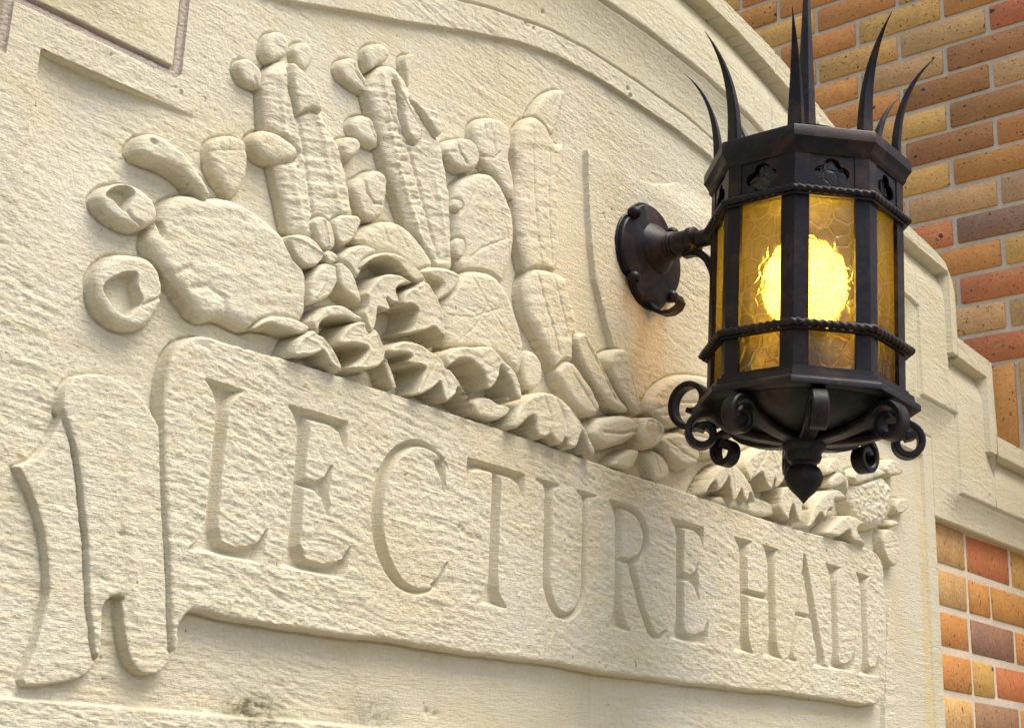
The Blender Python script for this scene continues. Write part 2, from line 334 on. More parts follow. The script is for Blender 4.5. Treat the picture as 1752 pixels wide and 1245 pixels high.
PARTS = [
  dict(n='seed_cup',H=13,r=7,b=0.35,cutd=15,p=[(6225,4666),(6272,4747),(6350,4824),(6461,4880),(6592,4890),(6741,4833),(6816,4733),(6824,4625),(6731,4534),(6618,4475),(6462,4476),(6319,4534),(6254,4586)],cut=[[(6281,4681),(6355,4788),(6464,4854),(6538,4843),(6563,4792),(6527,4703),(6483,4585),(6431,4616),(6359,4666)]],cr=[([(6489,4625),(6558,4562),(6651,4540)],1.5,3)]),
  dict(n='seed_cup',H=12,r=8,b=0.35,cutd=13,p=[(6289,3836),(6273,3950),(6323,4084),(6439,4205),(6580,4255),(6752,4278),(6864,4221),(6940,4104),(6963,3977),(6919,3794),(6817,3649),(6670,3593),(6523,3595),(6382,3658),(6312,3756)],cut=[[(6336,3866),(6416,3993),(6568,4082),(6666,4107),(6671,3981),(6755,3847),(6681,3774),(6622,3684),(6508,3709),(6413,3769)]],cr=[([(6756,3837),(6861,3910),(6951,3978)],1.4,2.5)]),
  dict(n='cactus_bud',H=10,r=9,b=0.35,wr=(0.5, 5),p=[(7298,5451),(7321,5595),(7412,5689),(7583,5762),(7717,5761),(7772,5596),(7767,5391),(7691,5198),(7595,5129),(7492,5191),(7365,5290)],cr=[([(7407,5670),(7410,5529)],1.2,1.2),([(7491,5714),(7507,5578)],1.2,1.2),([(7591,5754),(7612,5630)],1.2,1.2),([(7326,5497),(7750,5659)],1.2,1)]),
  dict(n='cactus_bud',H=9,r=8,b=0.35,p=[(7854,6715),(7846,6857),(7898,6989),(7996,7060),(8101,7070),(8173,6973),(8170,6856),(8088,6768),(7963,6674)]),
  dict(n='cactus_bud',H=7,r=6,b=0.35,p=[(8227,6950),(8271,7048),(8365,7117),(8469,7112),(8517,7028),(8489,6911),(8421,6803),(8302,6828)]),
  dict(n='cactus_bud',H=8,r=6,b=0.35,p=[(7538,6428),(7548,6525),(7646,6606),(7756,6598),(7859,6530),(7898,6378),(7798,6354),(7627,6337)],cr=[([(7757,6586),(7728,6461),(7795,6378)],1.4,1.6)]),
  dict(n='cactus_column',H=11,r=14,b=0.35,wr=(2.6, 6),p=[(7870,6267),(7857,6448),(7887,6574),(8006,6714),(8132,6809),(8302,6806),(8444,6719),(8602,6560),(8729,6334),(8895,6206),(9021,5996),(9130,5618),(9238,5432),(8885,5065),(8619,5009),(8354,5013),(8234,5304),(8106,5592),(8035,5767),(7934,5954)],cr=[([(8162,6674),(8257,6429),(8344,6180),(8456,5846),(8542,5536),(8638,5199)],2.5,2.6),([(8035,6588),(8103,6239),(8234,5855),(8380,5478),(8490,5149)],4,-1.8),([(8345,6690),(8559,6362),(8739,5985),(8897,5599),(9014,5388)],4,-1.6),([(8313,6325),(8510,6457),(8639,6427)],2,2)]),
  dict(n='cactus_pad',H=13,r=9,b=0.35,wr=(1.0, 6),p=[(7756,5758),(7795,5864),(7887,5943),(8051,5984),(8240,5965),(8368,5903),(8372,5792),(8108,5662),(7921,5640),(7816,5679)]),
  dict(n='cactus_pad',H=12,r=7,b=0.35,wr=(0.7, 6),p=[(8896,6204),(8984,6310),(9113,6348),(9193,6300),(9193,6208),(9103,6102),(9011,6029),(8940,6086)]),
  dict(n='cactus_bud',H=9,r=8,b=0.35,p=[(9198,7314),(9206,7414),(9284,7511),(9401,7572),(9517,7569),(9560,7483),(9490,7362),(9360,7242),(9263,7159)]),
  dict(n='cactus_bud',H=8,r=6,b=0.35,p=[(8828,7018),(8867,7129),(8991,7225),(9084,7225),(9152,7133),(9290,7030),(9267,6911),(9105,6910),(8919,6931)],cr=[([(9026,7213),(9073,7078),(9218,6972)],1.6,2)]),
  dict(n='cactus_bud',H=8,r=4,b=0.35,p=[(9753,7536),(9801,7621),(9899,7665),(9942,7592),(9884,7495),(9889,7328),(9855,7173),(9795,7357)]),
  dict(n='cactus_bud',H=9,r=8,b=0.35,p=[(9056,6463),(9104,6574),(9223,6662),(9359,6671),(9446,6558),(9489,6368),(9336,6348),(9150,6355)],cr=[([(9258,6650),(9355,6522),(9436,6387)],1.6,1.6)]),
  dict(n='cactus_column',H=11,r=14,b=0.35,wr=(2.4, 6),p=[(9238,6906),(9258,7064),(9316,7184),(9427,7315),(9581,7383),(9739,7327),(9858,7203),(10024,7084),(10240,7081),(10370,6992),(10364,6813),(10463,6641),(10550,6358),(10628,6074),(10666,5674),(10697,5371),(10410,5190),(10074,5416),(9921,5663),(9776,5911),(9627,6122),(9526,6284),(9464,6494),(9324,6707)],cr=[([(9419,7202),(9508,6884),(9596,6580),(9749,6235),(9937,5901),(10126,5565),(10290,5319)],3.5,-2.2),([(9848,6543),(9998,6259),(10194,5856),(10409,5456)],2.5,2.4),([(9508,6884),(9673,6713),(9794,6556),(9936,6577)],2.2,2.6),([(9591,7263),(9810,7009),(10035,6719)],3.5,-1.8),([(10276,6362),(10424,6003),(10550,5569)],4,-1.5),([(9510,6667),(9646,6722)],1.2,1.6),([(9552,6583),(9679,6640)],1.2,1.6),([(9593,6511),(9730,6565)],1.2,1.6),([(9651,6453),(9763,6496)],1.2,1.4),([(9667,6372),(9813,6427)],1.2,1.6),([(9699,6303),(9837,6355)],1.2,1.6),([(9754,6170),(9910,6227)],1.2,1.4),([(9818,6046),(9992,6108)],1.2,1.4)]),
  dict(n='cactus_arm',H=15,r=6,b=0.35,wr=(1.6, 5),p=[(8154,6797),(8313,6751),(8468,6689),(8557,6591),(8630,6421),(8579,6375),(8499,6381),(8396,6326),(8306,6232),(8248,6341),(8188,6474),(8143,6613)]),
  dict(n='cactus_arm',H=15,r=5,b=0.35,wr=(1.2, 5),p=[(9560,7185),(9683,6996),(9719,6784),(9804,6620),(9907,6572),(10031,6620),(10028,6777),(9919,6879),(9755,6998),(9657,7095)]),
  dict(n='cactus_arm',H=15,r=5,b=0.35,wr=(1.0, 5),p=[(9818,7108),(9985,6975),(10142,6864),(10271,6769),(10368,6870),(10311,6995),(10245,7110),(10126,7075),(10015,7064)]),
  dict(n='cactus_bud',H=12,r=8,b=0.35,wr=(0.5, 6),p=[(9099,5785),(9139,5889),(9257,5965),(9318,6039),(9439,6111),(9550,6119),(9620,6019),(9604,5796),(9568,5613),(9425,5500),(9265,5510),(9162,5641)],cr=[([(9251,5943),(9297,5804),(9406,5713),(9515,5738)],1.6,3)]),
  dict(n='cactus_bud',H=12,r=7,b=0.35,p=[(10403,6700),(10488,6846),(10637,6946),(10839,7019),(10983,6967),(11054,6813),(10934,6639),(10741,6574),(10526,6592)],cr=[([(10619,6911),(10668,6774),(10793,6679)],1.5,3),([(10414,6676),(10573,6737)],1.5,1.5)]),
  dict(n='cactus_bud',H=10,r=10,b=0.35,wr=(0.5, 6),p=[(10911,7087),(10931,7241),(11095,7395),(11350,7477),(11544,7442),(11607,7264),(11545,7039),(11640,6867),(11719,6600),(11595,6520),(11343,6721),(11144,6771),(10994,6902)],cr=[([(11280,7426),(11244,7159),(11294,7017)],1.4,1.6),([(11087,7348),(11121,7148)],1.4,1.4),([(11026,6871),(11278,6938),(11376,7048)],1.5,1.6)]),
  dict(n='cactus_pad',H=11,r=12,b=0.35,wr=(0.8, 7),p=[(10633,6284),(10682,6406),(10791,6531),(10943,6622),(11100,6695),(11282,6733),(11521,6565),(11695,6298),(11702,5974),(11615,5640),(11463,5425),(10965,5392),(10725,5380),(10647,5805),(10607,6101)],cr=[([(11011,6504),(10863,6190),(10788,5852),(10788,5577)],1.2,1),([(11186,6625),(11059,6223),(10941,5763)],1.2,0.9),([(11531,6026),(11137,5792),(10931,5608)],1.3,1.2),([(11409,6344),(11547,6104),(11584,5829)],1.2,1)]),
  dict(n='cactus_bud',H=14,r=5,b=0.35,p=[(10591,6125),(10643,6206),(10730,6215),(10774,6133),(10702,6053),(10616,6051)]),
  dict(n='cactus_bud',H=14,r=5,b=0.35,p=[(10633,5672),(10684,5757),(10769,5785),(10831,5723),(10813,5566),(10702,5504),(10641,5566)]),
  dict(n='yucca_leaf',H=8,r=8,b=0.35,p=[(11928,7738),(12020,7915),(12148,8086),(12325,8248),(12520,8362),(12629,8328),(12544,8068),(12461,7813),(12375,7638),(12179,7669),(12008,7709)],cr=[([(12499,8305),(12358,8031),(12278,7763)],1.5,1.2)]),
  dict(n='yucca_leaf',H=12,r=14,b=0.35,lab='upright fluted leaf with peach coloured edge',wr=(1.4, 8),p=[(11635,7234),(11688,7465),(11841,7679),(12015,7773),(12198,7723),(12341,7601),(12412,7558),(12549,7635),(12577,7521),(12524,7112),(12506,6723),(12555,6361),(12545,6058),(12441,5848),(12159,5690),(11909,5715),(11789,5965),(11709,6265),(11660,6576),(11689,6844),(11667,7037)],cr=[([(11922,7612),(11957,7131),(12001,6697),(12087,6281),(12173,5869)],1.6,1.6),([(12270,7403),(12257,6939),(12302,6427),(12366,6002)],1.6,1.6),([(12379,7522),(12339,7121)],2,1.5)]),
  dict(n='yucca_leaf',H=13,r=12,b=0.35,wr=(1.3, 8),p=[(11840,5443),(11862,5627),(11951,5777),(12110,5855),(12273,5891),(12441,5898),(12610,5914),(12708,5757),(12857,5482),(12910,5305),(12814,5089),(12839,4748),(12609,4584),(12412,4770),(12150,5034),(11938,5188)],cr=[([(12081,5766),(12203,5513),(12393,5207),(12540,4888)],1.6,1.8),([(12388,5823),(12535,5537),(12684,5214)],1.6,1.6)]),
  dict(n='yucca_leaf',H=14,r=8,b=0.35,p=[(12464,4654),(12514,4766),(12666,4883),(12825,4873),(12990,4769),(13204,4647),(13376,4439),(13262,4298),(12984,4293),(12683,4452)],cr=[([(12785,4733),(13020,4574),(13235,4407)],1.5,1.6)]),
  dict(n='yucca_leaf',H=15,r=6,b=0.35,p=[(12782,5165),(12847,5256),(12961,5302),(13055,5290),(13226,5136),(13448,4896),(13698,4674),(13973,4529),(13776,4462),(13483,4521),(13217,4678),(12930,4898)],cr=[([(12988,5220),(13267,4962),(13638,4608)],1.5,2)]),
  dict(n='yucca_leaf',H=16,r=7,b=0.35,wr=(1, 6),p=[(13410,5078),(13527,5213),(13821,5336),(13925,5180),(14056,4931),(14175,4694),(14191,4517),(14001,4534),(13711,4721),(13511,4910)],cr=[([(13822,5290),(13955,4944),(14088,4599)],1.5,2)]),
  dict(n='cactus_pad',H=14,r=12,b=0.35,wr=(1.5, 10),cutd=9,p=[(6841,4690),(6870,4810),(6935,4889),(7010,4949),(7166,4999),(7314,5023),(7462,5081),(7609,5109),(7876,5097),(8265,4979),(8466,4835),(8594,4695),(8638,4410),(8587,4183),(8293,4044),(8015,3991),(7931,3934),(7758,3954),(7595,3964),(7496,3914),(7402,3883),(7303,3899),(7225,3958),(7062,4095),(6927,4178),(6814,4283),(6743,4406),(6760,4509),(6813,4571)],cut=[[(6828,4652),(6868,4633),(6890,4553),(6876,4471),(6838,4524)]],cr=[([(7217,4124),(7384,4185),(7588,4134),(7617,4004)],3,2.2),([(7058,4224),(7175,4304)],3,2)]),
  dict(n='cactus_stem',H=15,r=8,b=0.35,p=[(6528,5204),(6546,5300),(6619,5401),(6721,5430),(6865,5396),(7034,5330),(7178,5224),(7300,5096),(7341,5030),(7269,4971),(7156,5033),(7007,5132),(6845,5156),(6671,5147),(6570,5164)],cr=[([(6665,5330),(6692,5317)],2,3)]),
  dict(n='cactus_pad',H=12,r=12,b=0.35,wr=(0.5, 7),p=[(9183,5241),(9254,5366),(9368,5481),(9570,5588),(9782,5647),(9988,5617),(10177,5514),(10361,5373),(10397,5264),(10178,5145),(9954,5167),(9688,5226),(9395,5184)],cr=[([(9558,5538),(9641,5372)],1.3,1.2),([(9761,5587),(9935,5402)],1.3,1.2),([(10016,5494),(10160,5376)],1.3,1)]),
  dict(n='cactus_pad',H=14,r=12,b=0.35,wr=(1.0, 9),p=[(10665,5223),(10751,5356),(10899,5443),(11081,5499),(11350,5533),(11561,5415),(11696,5237),(11822,5028),(11894,4859),(11895,4637),(11822,4440),(11591,4540),(11289,4564),(10902,4544),(10600,4439),(10503,4621),(10451,4835),(10509,5050)],cr=[([(10942,5381),(11203,5151),(11466,4951),(11764,4755)],1.3,1),([(11354,5472),(11232,5159),(11027,4830),(10756,4591)],1.3,1),([(10552,4831),(10973,4916),(11404,5140)],1.3,0.9)]),
  dict(n='cactus_bud',H=13,r=7,b=0.35,p=[(11890,4706),(11978,4833),(12128,4823),(12253,4687),(12251,4497),(12129,4364),(11972,4340),(11873,4426)]),
  dict(n='flower_petal',H=15,r=5,b=0.6,wr=(0.8, 5),dish=0.6,p=[(8585,5236),(8677,5323),(8819,5309),(8902,5188),(8908,5048),(8805,4978),(8707,5020),(8627,5128)],cr=[([(8718,5306),(8785,5180),(8833,5011)],1.4,-1.6)]),
  dict(n='flower_petal',H=15,r=5,b=0.6,wr=(0.8, 5),dish=0.6,p=[(8842,5323),(8981,5446),(9164,5496),(9241,5465),(9202,5344),(9127,5193),(8991,5099),(8898,5155)]),
  dict(n='flower_petal',H=17,r=5,b=0.6,wr=(0.8, 5),dish=0.6,p=[(8942,4969),(9080,5118),(9234,5206),(9398,5221),(9502,5185),(9329,5067),(9247,4891),(9190,4799),(9058,4833)]),
  dict(n='flower_petal',H=17,r=5,b=0.6,wr=(0.8, 5),dish=0.6,p=[(8256,4954),(8353,5021),(8499,5064),(8655,5030),(8765,4937),(8695,4782),(8526,4724),(8394,4772),(8309,4870)],cr=[([(8277,4961),(8469,4982),(8703,4930)],1.4,-1.6)]),
  dict(n='flower_petal',H=17,r=5,b=0.6,wr=(0.8, 5),dish=0.6,p=[(8581,4627),(8646,4743),(8729,4829),(8832,4885),(8912,4868),(8938,4766),(8953,4691),(8867,4532),(8737,4440),(8608,4368),(8579,4436)],cr=[([(8807,4829),(8770,4654),(8673,4475)],1.4,-1.6)]),
  dict(n='flower_petal',H=17,r=5,b=0.6,wr=(0.8, 5),dish=0.6,p=[(8917,4900),(8985,4939),(9101,4895),(9190,4805),(9258,4683),(9302,4561),(9272,4528),(9185,4601),(9046,4633),(8954,4679)]),
  dict(n='flower_heart',H=16,r=4,b=0.6,p=[(8746,4957),(8825,5019),(8922,5001),(8944,4934),(8872,4863),(8778,4870)]),
  dict(n='hollow',H=0,r=1,b=0,sink=8,p=[(9294,4930),(9687,5231),(10339,5052),(10526,4514),(10221,4052),(9690,4231),(9382,4519)]),
  dict(n='hollow',H=0,r=1,b=0,sink=8,p=[(8736,4189),(9016,4477),(9613,4335),(9752,3999),(9159,3822),(8616,3892)]),
  dict(n='hollow',H=0,r=1,b=0,sink=8,p=[(9775,4222),(10371,4409),(11108,3841),(10503,3865),(9958,3876)]),
  dict(n='hollow',H=0,r=1,b=0,sink=9,p=[(10665,4387),(11597,4694),(11956,4165),(11147,3980)]),
  dict(n='hollow',H=0,r=1,b=0,sink=7,p=[(11768,3853),(12138,4311),(12793,4321),(13327,3829),(11954,3825)]),
  dict(n='leaf',H=18,r=4,b=0.7,p=[(7935,3930),(7989,4013),(8059,4072),(8178,4145),(8256,4161),(8376,4183),(8532,4180),(8670,4142),(8594,4080),(8522,4055),(8391,4043),(8269,4033),(8161,4043),(8058,4015)]),
  dict(n='curled_sepal',H=22,r=4,b=0.75,dish=1.5,p=[(8395,3844),(8440,3970),(8520,4044),(8569,4080),(8645,4136),(8773,4071),(8895,3991),(8997,3894),(9047,3783),(8986,3773),(8929,3806),(8817,3860),(8755,3943),(8699,3900),(8629,3858),(8513,3829),(8409,3785)],cr=[([(8501,4021),(8689,4002),(8984,3796)],1.4,-1.2)]),
  dict(n='curled_sepal',H=21,r=3,b=0.75,p=[(8600,4195),(8666,4284),(8748,4379),(8872,4450),(9003,4470),(9141,4436),(9280,4414),(9379,4393),(9317,4363),(9206,4339),(9054,4351),(8908,4322),(8811,4289),(8725,4230),(8695,4151),(8724,4094),(8654,4110)]),
  dict(n='flower_bell',H=23,r=4,b=0.75,wr=(0.6, 5),dish=1.2,p=[(9099,4313),(9013,4223),(8947,4104),(8960,4054),(9058,4086),(9213,4121),(9349,4121),(9316,4040),(9229,3945),(9126,3866),(9213,3864),(9369,3903),(9494,3958),(9568,4050),(9575,4167),(9509,4254),(9444,4341),(9381,4397),(9246,4372)]),
  dict(n='curled_sepal',H=22,r=3,b=0.75,p=[(9200,4937),(9272,5047),(9459,5182),(9642,5222),(9843,5202),(10016,5132),(10137,5059),(10175,5038),(9983,4987),(9813,5038),(9685,5120),(9539,5132),(9440,5107),(9306,5033),(9216,4936)]),
  dict(n='flower_bell',H=24,r=4,b=0.75,wr=(0.6, 5),dish=1.2,p=[(9954,4949),(9854,4888),(9766,4804),(9748,4711),(9767,4685),(9893,4733),(9990,4717),(9994,4661),(9968,4558),(9947,4495),(9858,4421),(9994,4451),(10121,4505),(10240,4582),(10305,4555),(10399,4509),(10424,4407),(10417,4624),(10358,4809),(10277,4922),(10123,5045),(10044,5034)]),
  dict(n='flower_bell',H=23,r=4,b=0.75,dish=1.2,p=[(9324,4763),(9381,4855),(9490,4938),(9629,4993),(9774,5005),(9959,4972),(9814,4935),(9659,4844),(9738,4709),(9698,4679),(9598,4669),(9536,4707),(9619,4612),(9582,4558),(9490,4563),(9432,4559),(9430,4497),(9424,4378),(9369,4259),(9297,4343),(9237,4467),(9288,4530),(9286,4634),(9258,4675),(9310,4734)],cr=[([(9468,4900),(9432,4751),(9360,4452)],1.4,1)]),
  dict(n='flower_stem',H=17,r=3,b=0.7,p=[(9613,4123),(9679,4122),(9775,3986),(9848,3819),(9774,3808),(9677,3961)]),
  dict(n='flower_bell',H=23,r=4,b=0.75,wr=(0.6, 5),dish=1.0,p=[(9607,4176),(9692,4253),(9805,4321),(9948,4359),(10096,4360),(10223,4323),(10349,4305),(10481,4237),(10624,4150),(10741,4070),(10880,3948),(10983,3817),(10946,3808),(10883,3904),(10793,3998),(10696,4052),(10661,4018),(10656,3960),(10562,3874),(10511,3831),(10453,3874),(10420,3961),(10387,4035),(10347,3981),(10255,3903),(10112,3826),(10036,3808),(10088,3913),(10122,4027),(10167,4126),(10088,4131),(9943,4101),(9898,4133),(9953,4197),(9892,4206),(9757,4184),(9661,4128)],cr=[([(10303,4204),(10240,4094),(10118,3865)],1.4,1.2),([(10416,4137),(10514,4034),(10525,3878)],1.4,1.2)]),
  dict(n='flower_lip',H=18,r=4,b=0.65,wr=(0.6, 5),p=[(10975,3968),(11104,4050),(11257,4073),(11406,4041),(11625,4058),(11601,3959),(11447,3859),(11321,3825),(11118,3819),(11022,3843)]),
  dict(n='flower_petal',H=17,r=3,b=0.7,p=[(11538,4146),(11625,4213),(11740,4153),(11561,4098)]),
  dict(n='flower_bell',H=24,r=4,b=0.75,wr=(1.4, 5),p=[(10447,4348),(10550,4433),(10703,4506),(10861,4534),(11020,4589),(11184,4619),(11276,4563),(11398,4513),(11542,4455),(11628,4375),(11706,4252),(11721,4161),(11672,4123),(11599,4173),(11532,4278),(11416,4384),(11333,4443),(11319,4346),(11250,4190),(11147,4120),(11116,4158),(11091,4244),(11039,4297),(10932,4329),(10873,4360),(10787,4377),(10667,4347),(10562,4269),(10486,4192),(10435,4268)]),
  dict(n='flower_bell',H=24,r=4.5,b=0.75,wr=(1.0, 6),p=[(11541,3782),(11601,3954),(11761,4177),(12014,4312),(12268,4351),(12488,4311),(12714,4202),(12888,4057),(13053,3888),(13115,3767),(12977,3788),(12881,3950),(12811,4013),(12760,3863),(12664,3767),(12565,3781),(12527,3897),(12466,3781),(12348,3777),(12247,3872),(12196,3827),(12104,3774),(11988,3784),(11946,4004),(11874,3988),(11747,3879),(11630,3788)],cr=[([(12090,4275),(12215,4097),(12236,3883)],2,1.5),([(12302,4310),(12474,4121),(12537,3927)],2,1.5),([(12467,4279),(12716,4139),(12833,4010)],2,1.5)]),
  dict(n='leaf',H=17,r=6,b=0.5,p=[(10085,5168),(10213,5266),(10446,5339),(10690,5347),(10724,5263),(10658,5116),(10473,4975),(10357,4922),(10394,5044),(10451,5147),(10322,5148)],cr=[([(10163,5211),(10469,5279),(10684,5291)],1.5,-1)]),
  dict(n='rosette_petal',H=15,r=8,b=0.35,p=[(13552,3775),(13704,3934),(13946,4064),(14157,4107),(14184,4023),(14086,3886),(13964,3767),(13768,3766)]),
  dict(n='rosette_petal',H=11,r=7,b=0.35,p=[(14261,4102),(14504,4181),(14740,4161),(14888,4053),(14915,3921),(14718,3786),(14535,3775),(14430,3926)],cr=[([(14531,4134),(14690,3901)],1.6,1.4)]),
  dict(n='rosette_petal',H=14,r=8,b=0.35,p=[(15002,4481),(15277,4649),(15702,4790),(16294,4854),(16442,4639),(16063,4360),(15628,4297),(15277,4359)],cr=[([(15138,4510),(15846,4580),(16366,4664)],1.6,1.4)]),
  dict(n='rosette_petal',H=16,r=10,b=0.35,wr=(0.9, 6),p=[(14317,4636),(14367,4799),(14574,5033),(14908,5232),(15467,5394),(16053,5456),(16200,5160),(15753,4855),(15186,4612),(14739,4461),(14474,4564)],cr=[([(14473,4671),(14979,4879),(15682,5041)],1.6,1.8),([(14474,4595),(15116,4738)],1.6,1.2)]),
  dict(n='rosette_petal',H=17,r=9,b=0.35,p=[(13145,4162),(13280,4299),(13623,4419),(13930,4480),(14106,4437),(14209,4369),(14084,4238),(13790,4074),(13456,3955),(13220,3992),(13124,4072)],cr=[([(13356,4142),(13750,4205),(14184,4356)],1.6,3)]),
  dict(n='rosette_petal',H=16,r=8,b=0.35,p=[(14555,4301),(14739,4431),(15048,4520),(15325,4485),(15507,4373),(15563,4220),(15338,4075),(15050,4057),(14794,4144)],cr=[([(14740,4347),(15118,4248),(15506,4208)],1.6,2)]),
  dict(n='rosette_heart',H=20,r=6,b=0.35,p=[(14103,4336),(14151,4474),(14316,4556),(14511,4561),(14644,4460),(14593,4267),(14387,4127),(14208,4113),(14105,4210)],cr=[([(14253,4466),(14434,4506),(14513,4387),(14436,4280)],2,2)]),
  dict(n='hollow',H=0,r=1,b=0,sink=5,p=[(15709,3750),(16295,4296),(17399,4764),(18225,4408),(19118,4482),(19906,4994),(20117,3837),(17695,3763)]),
  dict(n='hollow',H=0,r=1,b=0,sink=4,p=[(14295,4133),(14472,5166),(14604,5198),(14376,4680)]),
  dict(n='leaf',H=12,r=6,b=0.5,p=[(15647,3677),(15934,3821),(16453,3953),(17073,4023),(17523,4002),(17549,3823),(17065,3743),(16449,3736)]),
  dict(n='flower_bell',H=21,r=4.5,b=0.75,p=[(15492,3759),(15577,3898),(15764,4105),(15968,4239),(16190,4315),(16355,4290),(16551,4215),(16687,4102),(16822,3939),(16836,3877),(16744,3917),(16669,4001),(16636,3898),(16574,3839),(16484,3888),(16440,4008),(16394,3920),(16287,3797),(16198,3814),(16155,3933),(16114,4124),(16068,4020),(15920,3891),(15805,3862),(15806,3987),(15719,3956),(15605,3826),(15534,3751)],cr=[([(16175,4280),(16247,4109),(16288,3877)],2,-1.2),([(16056,4233),(15878,4001)],2,-1.2)]),
  dict(n='flower_bell',H=22,r=4.5,b=0.75,wr=(0.6, 5),p=[(16524,4241),(16511,4352),(16700,4545),(16923,4648),(17068,4720),(17247,4773),(17473,4709),(17687,4658),(17801,4561),(17898,4442),(17922,4217),(17792,4338),(17630,4468),(17592,4326),(17456,4209),(17357,4165),(17346,4339),(17275,4151),(17210,4114),(17100,4185),(17007,4267),(16977,4336),(16786,4225),(16660,4129),(16554,4206)],cr=[([(17131,4674),(16900,4395),(16724,4214)],2,1.5),([(17261,4700),(17417,4495)],2,-1.2)]),
  dict(n='flower_bell',H=21,r=4.5,b=0.75,p=[(17458,3901),(17498,4108),(17584,4233),(17753,4297),(17955,4283),(18158,4242),(18293,4172),(18356,4045),(18217,4022),(18115,4064),(18144,3941),(18034,3762),(17922,3904),(17861,4054),(17772,3921),(17732,3764),(17570,3837)]),
  dict(n='leaf',H=15,r=5,b=0.5,p=[(19005,4700),(19068,4838),(19226,4995),(19398,5048),(19506,4960),(19441,4819),(19191,4727)]),
  dict(n='leaf',H=16,r=6,b=0.5,p=[(19116,4613),(19254,4747),(19447,4838),(19636,4819),(19648,4703),(19393,4574),(19128,4517)]),
  dict(n='flower_stem',H=12,r=3,b=0.6,p=[(19680,4941),(19754,4900),(19837,4695),(19859,4461),(19780,4429),(19720,4673)]),
  dict(n='flower_bell',H=20,r=4.5,b=0.75,p=[(18287,3770),(18402,3993),(18514,4142),(18700,4305),(18980,4452),(19242,4517),(19428,4497),(19554,4411),(19402,4393),(19138,4338),(19093,4206),(19071,4132),(19001,4190),(18865,4027),(18822,3916),(18775,4030),(18705,4070),(18538,3913),(18392,3795)]),
  dict(n='thistle_head',H=17,r=22,b=0.35,lab='rough round thistle head',bump=(2.2, 5.5),p=[(19770,4451),(19847,4711),(20096,4905),(20507,5040),(20944,5076),(21251,4970),(21335,4725),(21203,4445),(20868,4202),(20471,4083),(20076,4111),(19852,4238)]),
  dict(n='leaf',H=19,r=6,b=0.5,p=[(19769,4824),(20016,5000),(20443,5102),(20858,5144),(21106,5095),(20676,4947),(20259,4804),(19914,4685)]),
  dict(n='leaf',H=18,r=5,b=0.5,p=[(20959,5174),(21189,5383),(21449,5405),(21678,5293),(21646,5189),(21290,5092),(21055,5077)]),
  dict(n='leaf',H=13,r=5,b=0.5,p=[(21433,4678),(21643,4831),(21952,4846),(22006,4718),(21770,4571),(21459,4500)]),
  dict(n='cactus_bud',H=14,r=4,b=0.35,p=[(21152,4325),(21286,4404),(21501,4410),(21537,4340),(21315,4256),(21146,4258)]),
  dict(n='cactus_bud',H=13,r=6,b=0.35,p=[(20893,4059),(21031,4212),(21287,4252),(21511,4136),(21556,3933),(21517,3758),(21333,3610),(21066,3675),(20938,3861)],cr=[([(20988,3962),(21483,4074)],1.4,1),([(20981,3886),(21496,3981)],1.4,1)]),
  dict(n='flower_bell',H=20,r=4.5,b=0.75,p=[(18832,3770),(19192,4020),(19578,4190),(19885,4196),(20173,4125),(19993,4087),(19851,4001),(19960,3892),(20305,3791),(20125,3755),(19836,3793),(19647,3817),(19619,3964),(19366,3836),(19139,3748)]),
  dict(n='scroll_fold',H=8,r=4,b=0.8,sm=0,flat=1,p=[(5839,2267),(5975,2107),(6072,1939),(6144,1766),(6193,1613),(6250,1334),(6220,1083),(6189,916),(6118,686),(6149,645),(6334,660),(6479,688),(6610,730),(6703,792),(6771,889),(6791,987),(6740,1273),(6769,1342),(6571,1927),(6371,2563),(6191,2864),(6133,2634),(6061,2475),(5984,2361)],cr=[([(6165,2858),(6262,2637),(6390,2239),(6467,1925),(6542,1663),(6599,1377),(6668,1121),(6744,891)],2,8)]),
  dict(n='scroll_fold',H=12,r=4,b=0.8,flat=1,p=[(6181,2732),(6123,2796),(6135,2940),(6194,3052),(6295,3121),(6434,3165),(6662,3171),(6917,3028),(7075,2833),(7159,2799),(7275,2088),(7385,1560),(7469,1084),(7450,958),(7385,862),(7275,810),(7141,818),(7034,893),(6953,1080),(6898,1318),(6921,1396),(6819,1398),(6749,1342),(6721,1269),(6766,983),(6720,883),(6649,1118),(6581,1373),(6529,1697),(6460,1954),(6388,2236),(6284,2542)],cr=[([(6781,2769),(6793,2548),(6834,2161),(6919,1787),(6986,1509),(7051,1232)],6,-1.6),([(7122,2843),(7176,2522),(7245,2083),(7349,1555),(7434,1081)],1.8,13),([(6766,983),(6709,1194),(6604,1553)],3,1)]),
  dict(n='scroll_fold',H=7,r=4,b=0.8,flat=1,p=[(21276,3169),(21416,3093),(21397,2449),(21357,1814),(21352,1325),(21256,751),(20871,736),(20954,1432),(21030,2055)]),
  dict(n='banner',H=17,r=4,b=0.75,lab='lettered stone ribbon carved LECTURE HALL',flat=1,p=[(7101,2780),(7066,3002),(7057,3259),(7091,3476),(7167,3612),(7294,3710),(7437,3749),(7801,3753),(8406,3792),(9083,3794),(10094,3800),(10982,3787),(11992,3788),(13481,3757),(14942,3768),(16388,3736),(17417,3738),(18321,3741),(19781,3802),(20327,3803),(20666,3771),(20880,3646),(20903,3209),(20953,2852),(20838,2028),(20774,1541),(20529,1464),(20137,1404),(19338,1426),(18343,1414),(17654,1420),(16983,1379),(16004,1373),(15228,1357),(14145,1348),(13479,1334),(12850,1365),(11830,1356),(11163,1343),(10648,1347),(9938,1363),(9494,1335),(8759,1344),(8082,1343),(7707,1380),(7585,1371),(7479,1286),(7455,1196),(7476,1078),(7444,994),(7408,1043),(7334,1531),(7228,2026)]),
]

